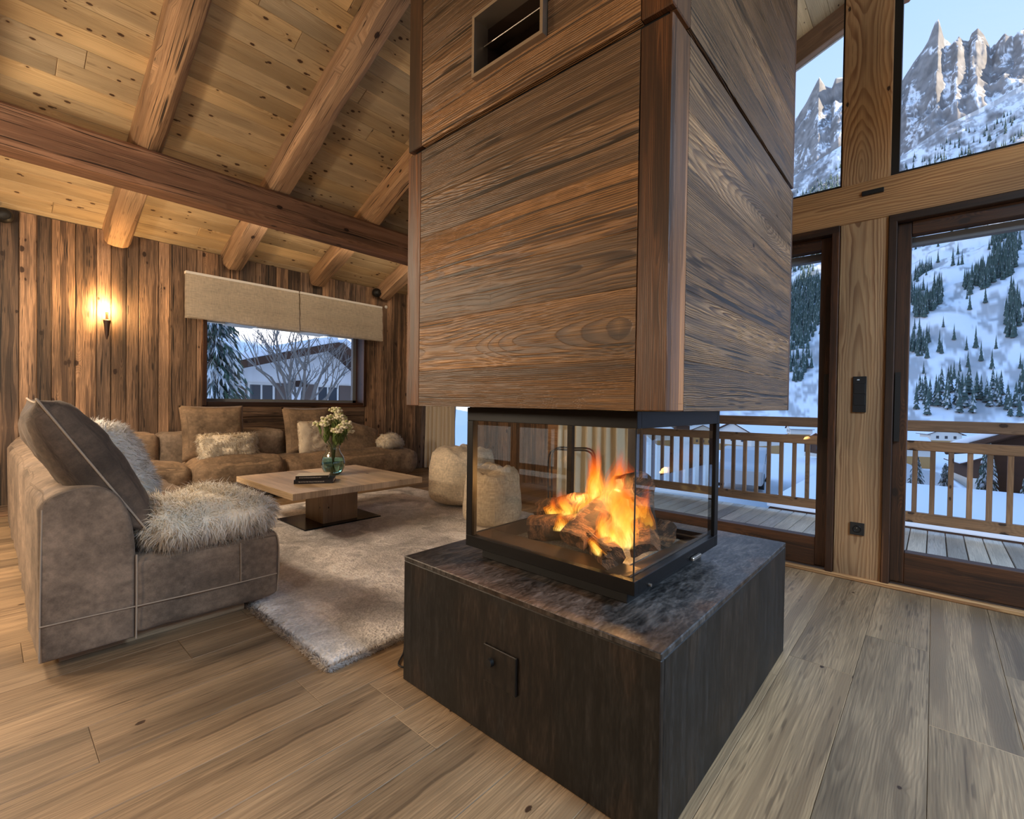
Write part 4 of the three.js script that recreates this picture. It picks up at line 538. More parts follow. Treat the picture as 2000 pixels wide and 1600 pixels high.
{ // vase with white flowers
  const cx = -4.59, cz = -2.39, v = thing('glass_vase', 'round clear greenish glass vase with water on the coffee table', 'vase', [cx, TT + 0.001, cz]);
  const pr = [[0.0, 0], [0.05, 0.001], [0.075, 0.02], [0.094, 0.06], [0.098, 0.1], [0.085, 0.145], [0.062, 0.175], [0.052, 0.2], [0.056, 0.225], [0.053, 0.225], [0.049, 0.2], [0.059, 0.173], [0.081, 0.143], [0.094, 0.1], [0.09, 0.062], [0.071, 0.024], [0.046, 0.007], [0, 0.007]].map((q) => new THREE.Vector2(q[0] * 1.2, q[1] * 1.32));
  part(v, 'vase_glass', new THREE.LatheGeometry(pr, 40), phy({ color: 0xffffff, transmission: 1, roughness: 0.02, thickness: 0.004, ior: 1.45, attenuationColor: new THREE.Color(0.62, 0.86, 0.84), attenuationDistance: 0.03 }));
  const wp = [[0, 0.009], [0.045, 0.0095], [0.069, 0.026], [0.088, 0.062], [0.0915, 0.1], [0.084, 0.132], [0, 0.132]].map((q) => new THREE.Vector2(q[0] * 1.19, q[1] * 1.32)); part(v, 'water', new THREE.LatheGeometry(wp, 36), phy({ color: 0xffffff, transmission: 1, roughness: 0.02, thickness: 0.1, ior: 1.33, attenuationColor: new THREE.Color(0.45, 0.75, 0.72), attenuationDistance: 0.12 }));
  const R = rng(95), stemM = std({ color: 0x4c5f2e, roughness: 0.7 }), leafM = std({ color: 0x55692f, roughness: 0.7, side: THREE.DoubleSide }), petM = std({ color: 0xe6dfc4, roughness: 0.8 }), budM = std({ color: 0xb6bb84, roughness: 0.8 });
  for (let i = 0; i < 22; i++) {
    const a = R() * 6.283, q = Math.sqrt((i + 0.5) / 22), hx = Math.cos(a) * 0.2 * q, hz = Math.sin(a) * 0.2 * q, hy = 0.65 - 0.22 * q * q + (R() - 0.5) * 0.07;
    const f = thing('flower', 'white clustered flower on a green stem in the glass vase', 'flower', [cx, TT, cz], 0, 'white flowers in the vase');
    part(f, 'stem', tube([[-hx * 0.22, 0.015, -hz * 0.22], [hx * 0.05, 0.13, hz * 0.05], [hx * 0.2, 0.28, hz * 0.2], [hx * 0.65, 0.36, hz * 0.65], [hx, hy, hz]], 0.0028, 18, 5), stemM);
    const pet = [], bud = []; for (let k = 0; k < 26; k++) { const b1 = R() * 6.283, b2 = Math.acos(R() * 1.5 - 0.5), rr = 0.026 + 0.02 * R(), s = new THREE.IcosahedronGeometry(0.01 + R() * 0.008, 1); s.scale(1, 0.75, 1); s.translate(hx + rr * Math.sin(b2) * Math.cos(b1), hy + rr * Math.cos(b2) * 0.8, hz + rr * Math.sin(b2) * Math.sin(b1)); (k % 4 ? pet : bud).push(s); }
    part(f, 'blossom', mergeGeometries(pet), petM); part(f, 'buds', mergeGeometries(bud), budM);
    for (let k = 0; k < 5; k++) { const lg = new THREE.SphereGeometry(1, 8, 5); lg.scale(0.012 + 0.006 * R(), 0.036 + 0.02 * R(), 0.003); lg.rotateX(R() * 1.4 - 0.7); lg.rotateY(R() * 6.28); const tt = 0.25 + 0.6 * R(); lg.translate(hx * (0.3 + 0.7 * tt) + (R() - 0.5) * 0.03, mix(0.31, hy, tt), hz * (0.3 + 0.7 * tt) + (R() - 0.5) * 0.03); part(f, 'leaf', lg, leafM); }
  }
}
{ // bean bags
  const linenT = noiseTex(256, 256, (x, y, c) => { const k = 1 + 0.08 * vn(x / 1.5, y / 6) + 0.08 * vn(x / 6, y / 1.5) + 0.1 * fbm(x / 60, y / 60, 3); c[0] = 208 * k; c[1] = 192 * k; c[2] = 168 * k; });
  M.linen = std({ map: linenT, bumpMap: linenT, bumpScale: 0.003, roughness: 0.95 });
  const bag = (label, p, r, h, seed) => {
    const g0 = new THREE.SphereGeometry(1, 48, 32), q = g0.attributes.position; for (let i = 0; i < q.count; i++) { let x = q.getX(i), y = q.getY(i), z = q.getZ(i); const a = Math.atan2(z, x), yy = Math.sign(y) * Math.pow(Math.abs(y), 0.8), rr = Math.pow(1 - Math.pow(Math.abs(y), 5), 0.36), f = 1 + 0.05 * vn(Math.cos(a) * 2.2 + seed, Math.sin(a) * 2.2 + y * 1.5) + 0.022 * vn(Math.cos(a) * 7 + seed, Math.sin(a) * 7 + y * 3); const d = Math.hypot(x, z) || 1; let yo = (yy * 0.5 + 0.5) * h; yo += y > 0.3 ? h * 0.07 * fbm(x * 3 + seed, z * 3, 3) * 2 : 0; q.setXYZ(i, (x / d) * rr * r * f * (1 - 0.1 * (yy * 0.5 + 0.5)), Math.max(0.004, yo), (z / d) * rr * r * f * (1 - 0.1 * (yy * 0.5 + 0.5))); }
    g0.deleteAttribute('uv'); g0.deleteAttribute('normal'); const g = mergeVertices(g0, 1e-4); g.computeVertexNormals(); const o = thing('bean_bag', label, 'bean bag', p, 0, 'linen bean bags'); part(o, 'cover', boxUV(g), M.linen);
    part(o, 'seam', tube([0, 0.2, 0.4, 0.6, 0.8].map((t) => [r * 1.0 * Math.cos(0.7) * (1 - 0.12 * t), 0.05 + t * h * 0.85, r * 1.0 * Math.sin(0.7) * (1 - 0.12 * t)]), 0.004, 20, 5), M.linen);
    const lp = part(o, 'carry_loop', new THREE.TorusGeometry(0.04, 0.008, 8, 20, Math.PI), M.linen, [0.02, h - 0.015, 0]); lp.rotation.y = 0.6;
  };
  bag('taller linen bean bag beside the coffee table', [-4.12, 0.024, -3.74], 0.4, 0.66, 3); bag('smaller linen bean bag seen partly through the fireplace glass', [-3.2, 0.024, -3.3], 0.29, 0.55, 8);
}
{ // curtains
  const cm = phy({ map: null, color: 0xcabca6, roughness: 0.95 }), cm2 = std({ color: 0xcfc8b6, roughness: 0.95 });
  const curtain = (label, x0, x1, z, y1, m, folds, seed) => { const n = folds * 10, g = new THREE.PlaneGeometry(x1 - x0, y1 - 0.02, n, 12), p = g.attributes.position; for (let i = 0; i < p.count; i++) { const x = p.getX(i), y = p.getY(i), t = ((x - (x0 - x1) / 2) / (x1 - x0)) * folds * 6.283; p.setZ(i, 0.05 * Math.sin(t + 0.5 * vn(t * 0.3, seed)) * (0.8 + 0.3 * vn(t * 0.5, y)) + 0.012 * vn(t, y * 2)); } g.computeVertexNormals(); const b = g.clone(); b.translate(0, 0, -0.004); const o = thing('curtain', label, 'curtain', [(x0 + x1) / 2, (y1 + 0.02) / 2, z]); part(o, 'curtain_cloth', g, m).material.side = THREE.DoubleSide; part(o, 'curtain_rod', new THREE.CylinderGeometry(0.012, 0.012, x1 - x0 + 0.1, 12).rotateZ(Math.PI / 2), M.black, [0, (y1 - 0.02) / 2 + 0.01, 0]); };
  curtain('beige curtain hanging in the far corner of the bay', -6.84, -6.05, ZB + 0.12, 2.55, cm, 7, 3); curtain('pale curtain gathered at the end of the glass doors behind the fire', -2.86, -2.08, ZG + 0.14, 2.45, cm2, 7, 8);
}
{ // blinds
  const bt = noiseTex(256, 256, (x, y, c) => { const k = 1 + 0.05 * vn(x / 1.4, y / 9) + 0.06 * vn(x / 9, y / 1.4) + 0.05 * fbm(x / 70, y / 50, 3); c[0] = 206 * k; c[1] = 193 * k; c[2] = 172 * k; }), bm = phy({ map: bt, bumpMap: bt, bumpScale: 0.002, roughness: 0.95, transmission: 0.25, thickness: 0, side: THREE.DoubleSide });
  const blind = (label, za, zb) => { const o = thing('roman_blind', label, 'blind', [XW + 0.03, 2.19, (za + zb) / 2], 0, 'linen blinds'); const w = za - zb, h = 0.57; for (let k = 0; k < 3; k++) { const g = new THREE.PlaneGeometry(w, h, 24, 16); const p = g.attributes.position; for (let i = 0; i < p.count; i++) { const y = p.getY(i) / h + 0.5, x = p.getX(i) / w; p.setXYZ(i, p.getX(i), p.getY(i) + (1 - y) * 0.012 * vn(x * 4 + k, 3), (k === 0 ? 1 : 0.6 - k * 0.2) * 0.05 * (1 - y * 0.5) + 0.006 * fbm(x * 3, y * 4 + k, 3) + 0.006 * Math.sin(y * 18)); } g.rotateY(Math.PI / 2); g.computeVertexNormals(); part(o, k ? 'back_fold' : 'front_fold', boxUV(g), bm, [0.012 * (2 - k), h / 2, 0]); } part(o, 'head_rail', bx(-0.02, 0.05, h - 0.03, h, -w / 2, w / 2), M.white); };
  blind('near half of the pulled up linen blind over the window', -1.64, -3.012); blind('far half of the pulled up linen blind over the window', -3.03, -4.385);
}
{ // sconce
  const s = thing('wall_sconce', 'small dark torch shaped sconce glowing on the plank wall', 'wall lamp', [XW + 0.01, 1.84, -0.905]);
  const dk = std({ color: 0x3a2415, roughness: 0.6 }); part(s, 'bracket', new THREE.LatheGeometry([[0.004, 0], [0.018, 0.06], [0.026, 0.16], [0.034, 0.2], [0.034, 0.215], [0.0, 0.215]].map((q) => new THREE.Vector2(...q)), 20), dk, [0.075, 0, 0]); part(s, 'arm', tube([[0, 0.12, 0], [0.04, 0.11, 0], [0.075, 0.14, 0]], 0.009, 12, 8), dk); part(s, 'candle_sleeve', new THREE.CylinderGeometry(0.012, 0.012, 0.09, 14), std({ color: 0x8a6a42, roughness: 0.6 }), [0.075, 0.255, 0]);
  const bg = new THREE.SphereGeometry(1, 20, 14); bg.scale(0.018, 0.036, 0.018); part(s, 'bulb', bg, std({ color: 0xffffff, emissive: new THREE.Color(1, 0.72, 0.36), emissiveIntensity: 14 }), [0.075, 0.33, 0]);
  const l = new THREE.PointLight(new THREE.Color(1, 0.6, 0.25), 2.6, 0, 2); l.position.set(0.085, 0.34, 0); l.castShadow = true; l.shadow.radius = 1; s.add(l);
}
// round black speakers tucked under the ceiling edge
for (const [z, label] of [[-0.13, 'round black speaker high on the plank wall left of the sconce'], [-4.28, 'round black speaker beside the last rafter by the corner']]) {
  const s = thing('wall_speaker', label, 'speaker', [XW + 0.07, 2.97, z], 0, 'black wall speakers'); part(s, 'housing', new THREE.SphereGeometry(0.072, 24, 18), M.black); part(s, 'collar', new THREE.CylinderGeometry(0.03, 0.03, 0.06, 14).rotateZ(Math.PI / 2), M.black, [-0.05, 0, 0]); part(s, 'grille_ring', new THREE.TorusGeometry(0.05, 0.004, 8, 28).rotateY(Math.PI / 2), M.blackMetal, [0.052, 0, 0]);
}
{ // warm uplight strip along the window wall, on top of the purlin side
  const s = thing('light_strip', 'warm light strip hidden behind the purlin along the ceiling', 'light strip', [-5.72, 3.2, -2.2]); part(s, 'channel', bx(-0.012, 0.012, -0.012, 0.006, -2.9, 2.9), M.black); part(s, 'lamp_diffuser', bx(-0.016, -0.012, -0.01, 0.006, -2.9, 2.9), std({ color: 0xffffff, emissive: WARM, emissiveIntensity: 2 }));
  const l = new THREE.RectAreaLight(WARM, 26, 5.8, 0.03); l.position.set(-0.02, 0.0, 0); l.rotation.set(0, Math.PI / 2, 0); s.add(l);
}
lone('wall_sensor', new THREE.SphereGeometry(0.028, 18, 12).scale(0.5, 1, 1), M.white, 'small round white sensor on the wall beyond the blind', 'sensor', [XW + 0.012, 2.78, -4.5]);
lone('power_cable', tube([[-1.7, 0.006, -1.3], [-1.78, 0.006, -1.25], [-1.86, 0.006, -1.33], [-1.97, 0.008, -1.42]], 0.004, 24, 6), M.black, 'thin black cable on the floor between rug and plinth', 'cable');
{ // log holder behind the fire
  const o = thing('log_holder', 'rounded black metal log frame standing by the glass door', 'log holder', [-2.45, 0, -3.55], 0.5); const w = 0.2, h = 0.78, r = 0.06, fr = (z) => part(o, 'hoop', tube([[-w, 0.01, z], [-w, 0.3, z], [-w, h - r, z], [-w + 0.02, h - 0.02, z], [-w + r, h, z], [0, h, z], [w - r, h, z], [w - 0.02, h - 0.02, z], [w, h - r, z], [w, 0.3, z], [w, 0.01, z]], 0.008, 60, 8), M.black); fr(0); fr(-0.22); part(o, 'base_bar', cbox(2 * w, 0.02, 0.24, 0.003), M.black, [0, 0.06, -0.11]);
  for (let i = 0; i < 5; i++) part(o, 'base_log', log_(0.055, 0.3, 40 + i, 6, 12).rotateX(Math.PI / 2), M.bark, [-0.11 + 0.11 * (i % 3), 0.13 + 0.1 * Math.floor(i / 3), -0.11]);
}
// ---------------------------------------------------------------- outdoors
M.snow = std({ color: 0xeef2f8, roughness: 0.9 });
{ // balcony
  const DZ = -5.98, dk = struct('balcony_deck', bx(-3.05, 3.2, -0.2, 0.012, DZ, ZG - 0.25), M.rail, 'pale grey board deck of the balcony'); const R = rng(105);
  for (let x = -2.99; x < 1.4; x += 0.1235) plank(dk, 'deck_board', M.deck, 0.1155, 0.026, -DZ + ZG - 0.26, 2, [x + 0.062, 0.027, (DZ + ZG - 0.26) / 2], 0.003);
  const rl = thing('balcony_railing', 'brown wooden balcony railing with upright balusters', 'railing', [0, 0, -5.85]);
  plank(rl, 'handrail', M.rail, 6.2, 0.1, 0.12, 0, [0.1, 1.04, 0], 0.008); plank(rl, 'rail', M.rail, 6.2, 0.09, 0.06, 0, [0.1, 0.853, 0], 0.006); plank(rl, 'rail', M.rail, 6.2, 0.095, 0.06, 0, [0.1, 0.177, 0], 0.006);
  for (let x = -2.86; x < 1.6; x += 0.1243) plank(rl, 'baluster', M.rail, 0.038, 0.6, 0.035, 1, [x, 0.515, 0], 0.003);
  for (const x of [-2.93, 2.2]) plank(rl, 'rail_post', M.rail, 0.11, 1.0, 0.11, 1, [x, 0.5, 0.0], 0.006);
}
// terrain: valley floor, wooded slope, snow shoulder and rock towers
const RP = [[-0.9, 1100], [-0.6, 1300], [-0.42, 1500], [-0.3, 1620], [-0.2, 1710], [-0.185, 1779], [-0.1656, 1900], [-0.156, 1835], [-0.146, 1810], [-0.141, 1859], [-0.1275, 1845], [-0.1, 1700], [-0.075, 1620], [-0.051, 1710], [-0.0356, 1790], [-0.0262, 1831], [-0.0131, 1890], [-0.0069, 1936], [0.0006, 1840], [0.0097, 1806], [0.017, 1839], [0.0213, 1812], [0.0284, 1795], [0.0306, 1827], [0.0378, 1845], [0.0447, 1800], [0.052, 1725], [0.06, 1742], [0.0666, 1762], [0.0756, 1722], [0.0856, 1765], [0.12, 1700], [0.2, 1750], [0.35, 1600], [0.6, 1500]];
const lut = (T, u) => { if (u <= T[0][0]) return T[0][1]; for (let i = 1; i < T.length; i++) if (u <= T[i][0]) return mix(T[i - 1][1], T[i][1], (u - T[i - 1][0]) / (T[i][0] - T[i - 1][0])); return T[T.length - 1][1]; };
const SH = [[-0.9, 700], [-0.3, 900], [-0.199, 935], [-0.129, 1000], [-0.052, 905], [0.006, 975], [0.045, 1000], [0.087, 1035], [0.3, 1050], [0.6, 1000]];
function terrain(x, z) {
  const t = -z, u = x / Math.max(t, 30); let y;
  const low = -2.4 - 12.2 * sstep(26, 170, t) + 0.5 * fbm(x * 0.08, z * 0.08, 3) - 6.2 * sstep(-6, 0, x - t * 0.06) * (1 - sstep(60, 170, t)) ;
  if (t < 620) y = low; else if (t < 2200) { const s = (t - 620) / 1580; y = low + (lut(SH, u) + 14) * Math.pow(s, 1.12) + (70 * fbm(x * 0.0032, z * 0.0032, 4) + 14 * fbm(x * 0.02, z * 0.02, 3)) * sstep(0, 0.2, s) * (1 - 0.7 * sstep(0.85, 1, s)); }
  else { const s = (t - 2200) / 1000, sh = lut(SH, u), rp = lut(RP, u); const k = s < 0.25 ? -0.04 * Math.sin(s * 12.56) * 0 + s * 0.25 : mix(0.0625, 1, Math.pow((s - 0.25) / 0.75, 0.8)); y = sh + (rp - sh) * k; const rg = ridged(x * 0.0024 + 1.7, z * 0.0022, 2) * 1.1 + 0.3 * ridged(x * 0.013, z * 0.008, 4), am = sstep(0.1, 0.4, s) * (1 - sstep(0.93, 1, s)); y += am * 150 * (rg - 0.55) * (s < 1 ? 1 : 0); if (s > 1) y = rp - (s - 1) * 1500; }
  return y;
}
{
  const us = [], ts = []; for (let i = 0; i <= 60; i++) us.push(mix(-0.95, -0.24, i / 60)); for (let i = 1; i <= 300; i++) us.push(mix(-0.24, 0.12, i / 300)); for (let i = 1; i <= 30; i++) us.push(mix(0.12, 0.6, i / 30));
  for (let i = 0; i <= 36; i++) ts.push(6.4 * Math.pow(620 / 6.4, i / 36)); for (let i = 1; i <= 170; i++) ts.push(620 + (1580 * i) / 170); for (let i = 1; i <= 150; i++) ts.push(2200 + (1060 * i) / 150);
  const nu = us.length, P = [], C = [], I = []; const hAt = (u, t) => terrain(u * t, -t);
  for (const t of ts) for (const u of us) {
    const x = u * t, z = -t, y = terrain(x, z); P.push(x, y, z); let r = 0.86, g = 0.89, b = 0.93;
    { // bare rock on the steep faces, scrub showing through the snow on the slopes: noise and steepness only
      const e = 5, sl = Math.abs(terrain(x + e, z) - y) / e + Math.abs(terrain(x, z - e) - y) / e, f = fbm(x * 0.03, y * 0.02 + z * 0.01, 4) + 0.35 * fbm(x * 0.11 + 7, y * 0.05, 3), kr = sstep(0.62, 1.3, sl * 0.62 + f * 1.3), tn = 0.8 + 0.5 * fbm(x * 0.05, y * 0.04, 3);
      const f2 = fbm(x * 0.06, z * 0.04, 4) + 0.3 * vn(x * 0.3, z * 0.14) + 0.6 * fbm(x * 0.006 + 5, z * 0.004, 3), kb = sstep(-0.16, 0.16, f2) * 0.75 * sstep(0.1, 0.4, sl) * (1 - sstep(1.1, 1.6, sl));
      r = mix(mix(r, 0.3, kb), 0.285 * tn, kr); g = mix(mix(g, 0.3, kb), 0.275 * tn, kr); b = mix(mix(b, 0.3, kb), 0.27 * tn, kr);
    }
    C.push(r, g, b);
  }
  for (let j = 0; j < ts.length - 1; j++) for (let i = 0; i < nu - 1; i++) { const a = j * nu + i; I.push(a, a + 1, a + nu, a + 1, a + nu + 1, a + nu); }
  const g = new THREE.BufferGeometry(); g.setAttribute('position', new THREE.Float32BufferAttribute(P, 3)); g.setAttribute('color', new THREE.Float32BufferAttribute(C, 3)); g.setIndex(I); g.computeVertexNormals();
  lone('mountain', g, std({ vertexColors: true, roughness: 0.95 }), 'snowy valley side rising to jagged rock towers', 'mountain');
  // snow ground close to the house, towards the neighbour
  const xs = []; for (let i = 0; i <= 40; i++) xs.push(-8.3 - 51.7 * (i / 40)); for (let i = 1; i <= 150; i++) xs.push(-60 - 1640 * Math.pow(i / 150, 1.2));
  const zs = []; for (let i = 0; i <= 110; i++) zs.push(mix(-1, 1, i / 110)); const GP = [], GI = [];
  for (const x of xs) for (const q of zs) { const z = q * (60 - x * 0.75) - 6, far = sstep(-560, -760, x); let y = -2.6 + 0.4 * fbm(x * 0.1, z * 0.1, 3) * sstep(-20, -60, x) - 6 * sstep(-60, -300, x) + Math.max(0, -x - 640) * 0.62 + far * 40 * fbm(x * 0.006, z * 0.006, 4); if (x > -60) y = mix(y, terrain(x, Math.min(z, -7)) - 0.5, sstep(-13, -18, z) * sstep(-60, -40, x)); GP.push(x, y, z); }
  const nz = zs.length; for (let i = 0; i < xs.length - 1; i++) for (let j = 0; j < nz - 1; j++) { const a = i * nz + j; GI.push(a, a + 1, a + nz, a + 1, a + nz + 1, a + nz); }
  const gg = new THREE.BufferGeometry(); gg.setAttribute('position', new THREE.Float32BufferAttribute(GP, 3)); gg.setIndex(GI); gg.computeVertexNormals(); lone('snow_slope', gg, M.snow, 'snowy ground and sunlit slope behind the neighbouring chalet', 'hillside');
  // the range on the sunny side that keeps the valley in the shade
  const rg = []; const ix = []; const NN = 60; for (let i = 0; i <= NN; i++) { const z = mix(3800, -4600, i / NN), hgt = 900 + 220 * ridged(i * 0.21, 3.3, 3) - 500 * sstep(0.8, 1, i / NN) * 0; rg.push(2000, -20, z, 2700 + 150 * vn(i * 0.7, 2), hgt, z, 3600, -20, z); if (i) { const a = (i - 1) * 3; ix.push(a, a + 3, a + 1, a + 1, a + 3, a + 4, a + 1, a + 4, a + 2, a + 2, a + 4, a + 5); } } const og = new THREE.BufferGeometry(); og.setAttribute('position', new THREE.Float32BufferAttribute(rg, 3)); og.setIndex(ix); og.computeVertexNormals(); lone('mountain_range', og, M.snow, 'long snowy range on the sunny side of the valley', 'mountain');
}
// conifers
function coniferGeo(h, r, tiers, seed, sides = 9) { const R = rng(seed), a = []; for (let k = 0; k < tiers; k++) { const t = k / tiers, y0 = h * (0.1 + 0.86 * t), rr = r * (1 - t * 0.92) * (0.9 + 0.2 * R()), hh_ = (h / tiers) * 1.9; const c = new THREE.ConeGeometry(rr, hh_, sides, 2, true); const p = c.attributes.position; for (let i = 0; i < p.count; i++) { const an = Math.atan2(p.getZ(i), p.getX(i)), f = 1 + 0.3 * vn(Math.cos(an) * 2.3 + seed + k * 3, Math.sin(an) * 2.3); if (p.getY(i) < hh_ * 0.45) p.setXYZ(i, p.getX(i) * f, p.getY(i) - 0.12 * rr * vn(an * 3, k), p.getZ(i) * f); } c.translate(0, y0 + hh_ / 2 - h * 0.04, 0); c.deleteAttribute('uv'); const col = new Float32Array(c.attributes.position.count * 3); for (let i = 0; i < col.length / 3; i++) { const sn = vn(i * 1.7 + seed, k * 2.1) > 0.56 ? 1 : 0; col[i * 3] = sn ? 0.75 : 0.06; col[i * 3 + 1] = sn ? 0.8 : 0.1; col[i * 3 + 2] = sn ? 0.86 : 0.09; } c.setAttribute('color', new THREE.BufferAttribute(col, 3)); a.push(c); } return mergeGeometries(a); }
{
  const fm = std({ vertexColors: true, roughness: 0.95, side: THREE.DoubleSide }), tm = std({ color: 0x3a2c22, roughness: 0.9 }), geos = [coniferGeo(1, 0.125, 9, 3, 8), coniferGeo(1, 0.105, 9, 8, 8), coniferGeo(1, 0.14, 8, 14, 8)];
  const R = rng(115);
  const tree = (x, z, h, label, group, k = 0) => { const y = terrain(x, z), t = thing('fir_tree', label, 'tree', [x, y - 0.02 * h, z], R() * 6, group); const f = part(t, 'foliage', geos[k % 3], fm); f.scale.setScalar(h); part(t, 'trunk', new THREE.CylinderGeometry(0.012 * h, 0.018 * h, 0.16 * h, 6), tm, [0, 0.08 * h, 0]); return t; };
  // grove at the foot of the slope
  for (let i = 0; i < 46; i++) { const c = i / 46, z = -640 - R() * 60, px = mix(-16, 66, c) + (R() - 0.5) * 6, mid = 1 - Math.abs(c - 0.42) * 1.4; tree(px * (-z / 600), z, 15 + 22 * Math.max(0.1, mid) * (0.6 + 0.5 * R()), 'dark snowy fir in the grove at the foot of the slope', 'firs at the foot of the slope', i); }
  // forest strips on the slope: far too many to count; [u, distance, half widths, number]
  const M4 = new THREE.Matrix4(), mats = []; const addTree = (u, t) => { const x = u * t, z = -t, h = 13 + 14 * R(); M4.makeScale(h, h, h).setPosition(x, terrain(x, z) - 0.5, z); mats.push(M4.clone()); };
  for (const [u, t, du, dt, n] of [[-0.18, 960, 0.03, 130, 420], [-0.19, 780, 0.02, 60, 60], [-0.034, 960, 0.008, 50, 46], [-0.024, 900, 0.006, 40, 36], [-0.016, 880, 0.006, 30, 40], [-0.006, 905, 0.005, 36, 44], [0.002, 940, 0.004, 34, 36], [-0.02, 800, 0.012, 30, 30], [0.052, 960, 0.012, 40, 90], [0.036, 945, 0.006, 30, 30], [0.07, 985, 0.016, 40, 110], [0.082, 850, 0.008, 50, 70], [0.072, 1080, 0.016, 60, 90], [-0.02, 1090, 0.012, 30, 30], [-0.04, 1340, 0.012, 70, 60], [0.03, 1380, 0.03, 60, 130], [0.075, 1340, 0.02, 80, 120], [-0.18, 1330, 0.04, 90, 160], [-0.1, 1000, 0.06, 200, 200], [0.16, 1000, 0.05, 250, 300], [-0.32, 1000, 0.08, 250, 400], [0.0, 1900, 0.12, 200, 200], [-0.16, 1750, 0.05, 180, 260]]) for (let i = 0; i < n; i++) { const a = R() * 6.283, q = Math.sqrt(R()); addTree(u + du * q * Math.cos(a), t + dt * q * Math.sin(a)); }
  for (let i = 0; i < 420; i++) addTree(mix(-0.26, 0.12, R()), mix(700, 2000, R()));
  const fo = new THREE.InstancedMesh(coniferGeo(1, 0.11, 5, 5, 5), fm, mats.length); mats.forEach((m, i) => fo.setMatrixAt(i, m)); fo.name = 'forest'; tag(fo, 'strips of dark fir forest on the snowy mountain slope', 'forest', null, 'stuff'); scene.add(fo);
  const firGeo = (h, r, seed) => { const Q = rng(seed), P = [], C = [], n = Math.round(h * 170); for (let i = 0; i < n; i++) { const t = Math.pow(Q(), 0.85), y = h * (0.06 + 0.92 * t), len = r * (1 - t * 0.95) * (0.65 + 0.45 * Q()), a = Q() * 6.283, dr = 0.35 + 0.25 * Q(), w = 0.03 + 0.09 * len, ca = Math.cos(a), sa = Math.sin(a); for (let k = 0; k < 5; k++) { const f0 = k / 5, f1 = (k + 1.5) / 5, w0 = w * (1 - f0 * 0.75), at = (f, o, d) => [ca * len * f - sa * o, y - dr * len * f * f + d, sa * len * f + ca * o]; const sn = Q() < 0.42, col = sn ? [0.8, 0.85, 0.9] : [0.05 + 0.03 * Q(), 0.085 + 0.05 * Q(), 0.075 + 0.03 * Q()]; for (const sd of [-1, 1]) { P.push(...at(f0, 0, 0.01), ...at(f1, sd * w0, -0.05 - 0.06 * Q()), ...at(f1 * 0.95, 0.0, 0)); C.push(...col, ...col.map((v) => v * 0.8), ...col); } } } const g = new THREE.BufferGeometry(); g.setAttribute('position', new THREE.Float32BufferAttribute(P, 3)); g.setAttribute('color', new THREE.Float32BufferAttribute(C, 3)); g.computeVertexNormals(); return g; };
  const big = (x, y, z, h, r, label, seed) => { const t = thing('fir_tree', label, 'tree', [x, y, z], 0, 'garden firs'); part(t, 'foliage', firGeo(h, r, seed), fm); part(t, 'trunk', new THREE.CylinderGeometry(0.03, 0.14, h * 0.9, 8), tm, [0, h * 0.45, 0]); };
  big(1.5, -8.6, -24.5, 8.8, 1.35, 'snow dusted garden fir beside the brown chalet', 31); big(2.4, -8.6, -24, 7.6, 1.1, 'smaller garden fir in front of the brown chalet wall', 37); big(-12.4, -2.7, -3.5, 7.5, 1.7, 'snowy fir branches at the left edge of the low window', 43); big(-0.6, -8.8, -30, 8.0, 1.5, 'loose fir standing alone behind the snowy roof', 49); big(0.4, -8.7, -27, 7.8, 1.3, 'slender fir behind the snowy roof next to the big garden fir', 53); big(-1.5, -8.8, -31, 7.4, 1.3, 'small far fir behind the left end of the snowy roof', 59);
  // village houses down the valley
  const wm = std({ color: 0xd8d2c8, roughness: 0.9 }), wd = std({ color: 0x4a3224, roughness: 0.85 }), gl = std({ color: 0x2a333c, roughness: 0.2 }), gold = std({ color: 0xb08650, roughness: 0.7 });
  function house(x, y, z, w, h, d, ry, label, wallM = wm, upM = wd, group) {
    const o = thing('chalet', label, 'house', [x, y, z], ry, group); part(o, 'lower_wall', bx(-w / 2, w / 2, 0, h * 0.55, -d / 2, d / 2), wallM);
    const sh = new THREE.Shape([[-w / 2, h * 0.55], [w / 2, h * 0.55], [w / 2, h], [0, h + w * 0.22], [-w / 2, h]].map((q) => new THREE.Vector2(...q))), g = new THREE.ExtrudeGeometry(sh, { depth: d, bevelEnabled: false }); g.translate(0, 0, -d / 2); part(o, 'upper_wall', g, upM);
    for (const s of [-1, 1]) { const L = Math.hypot(w * 0.62, w * 0.62 * 0.44), r = part(o, 'roof', cbox(L, 0.18, d + 1.2, 0.03), wd, [s * w * 0.31, h + w * 0.22 - w * 0.136 + 0.1, 0]); r.rotation.z = -s * Math.atan(0.44); part(r, 'snow_cover', softBox(L, 0.3, d + 1.1, 0.12, 0.03, 8), M.snow, [0, 0.22, 0]); }
    for (const yy of [0.18, 0.68]) for (const xx of [-0.28, 0, 0.28]) { const wf = part(o, 'window', bx(xx * w - 0.45, xx * w + 0.45, yy * h, yy * h + 1.1, d / 2, d / 2 + 0.06), wd); part(wf, 'pane', bx(xx * w - 0.36, xx * w + 0.36, yy * h + 0.08, yy * h + 1.02, d / 2 + 0.05, d / 2 + 0.08), gl); }
  }
  house(6.5, -7.4, -27, 7.5, 7.2, 8, -0.45, 'chalet with dark timber upper floor and white walls behind the firs');
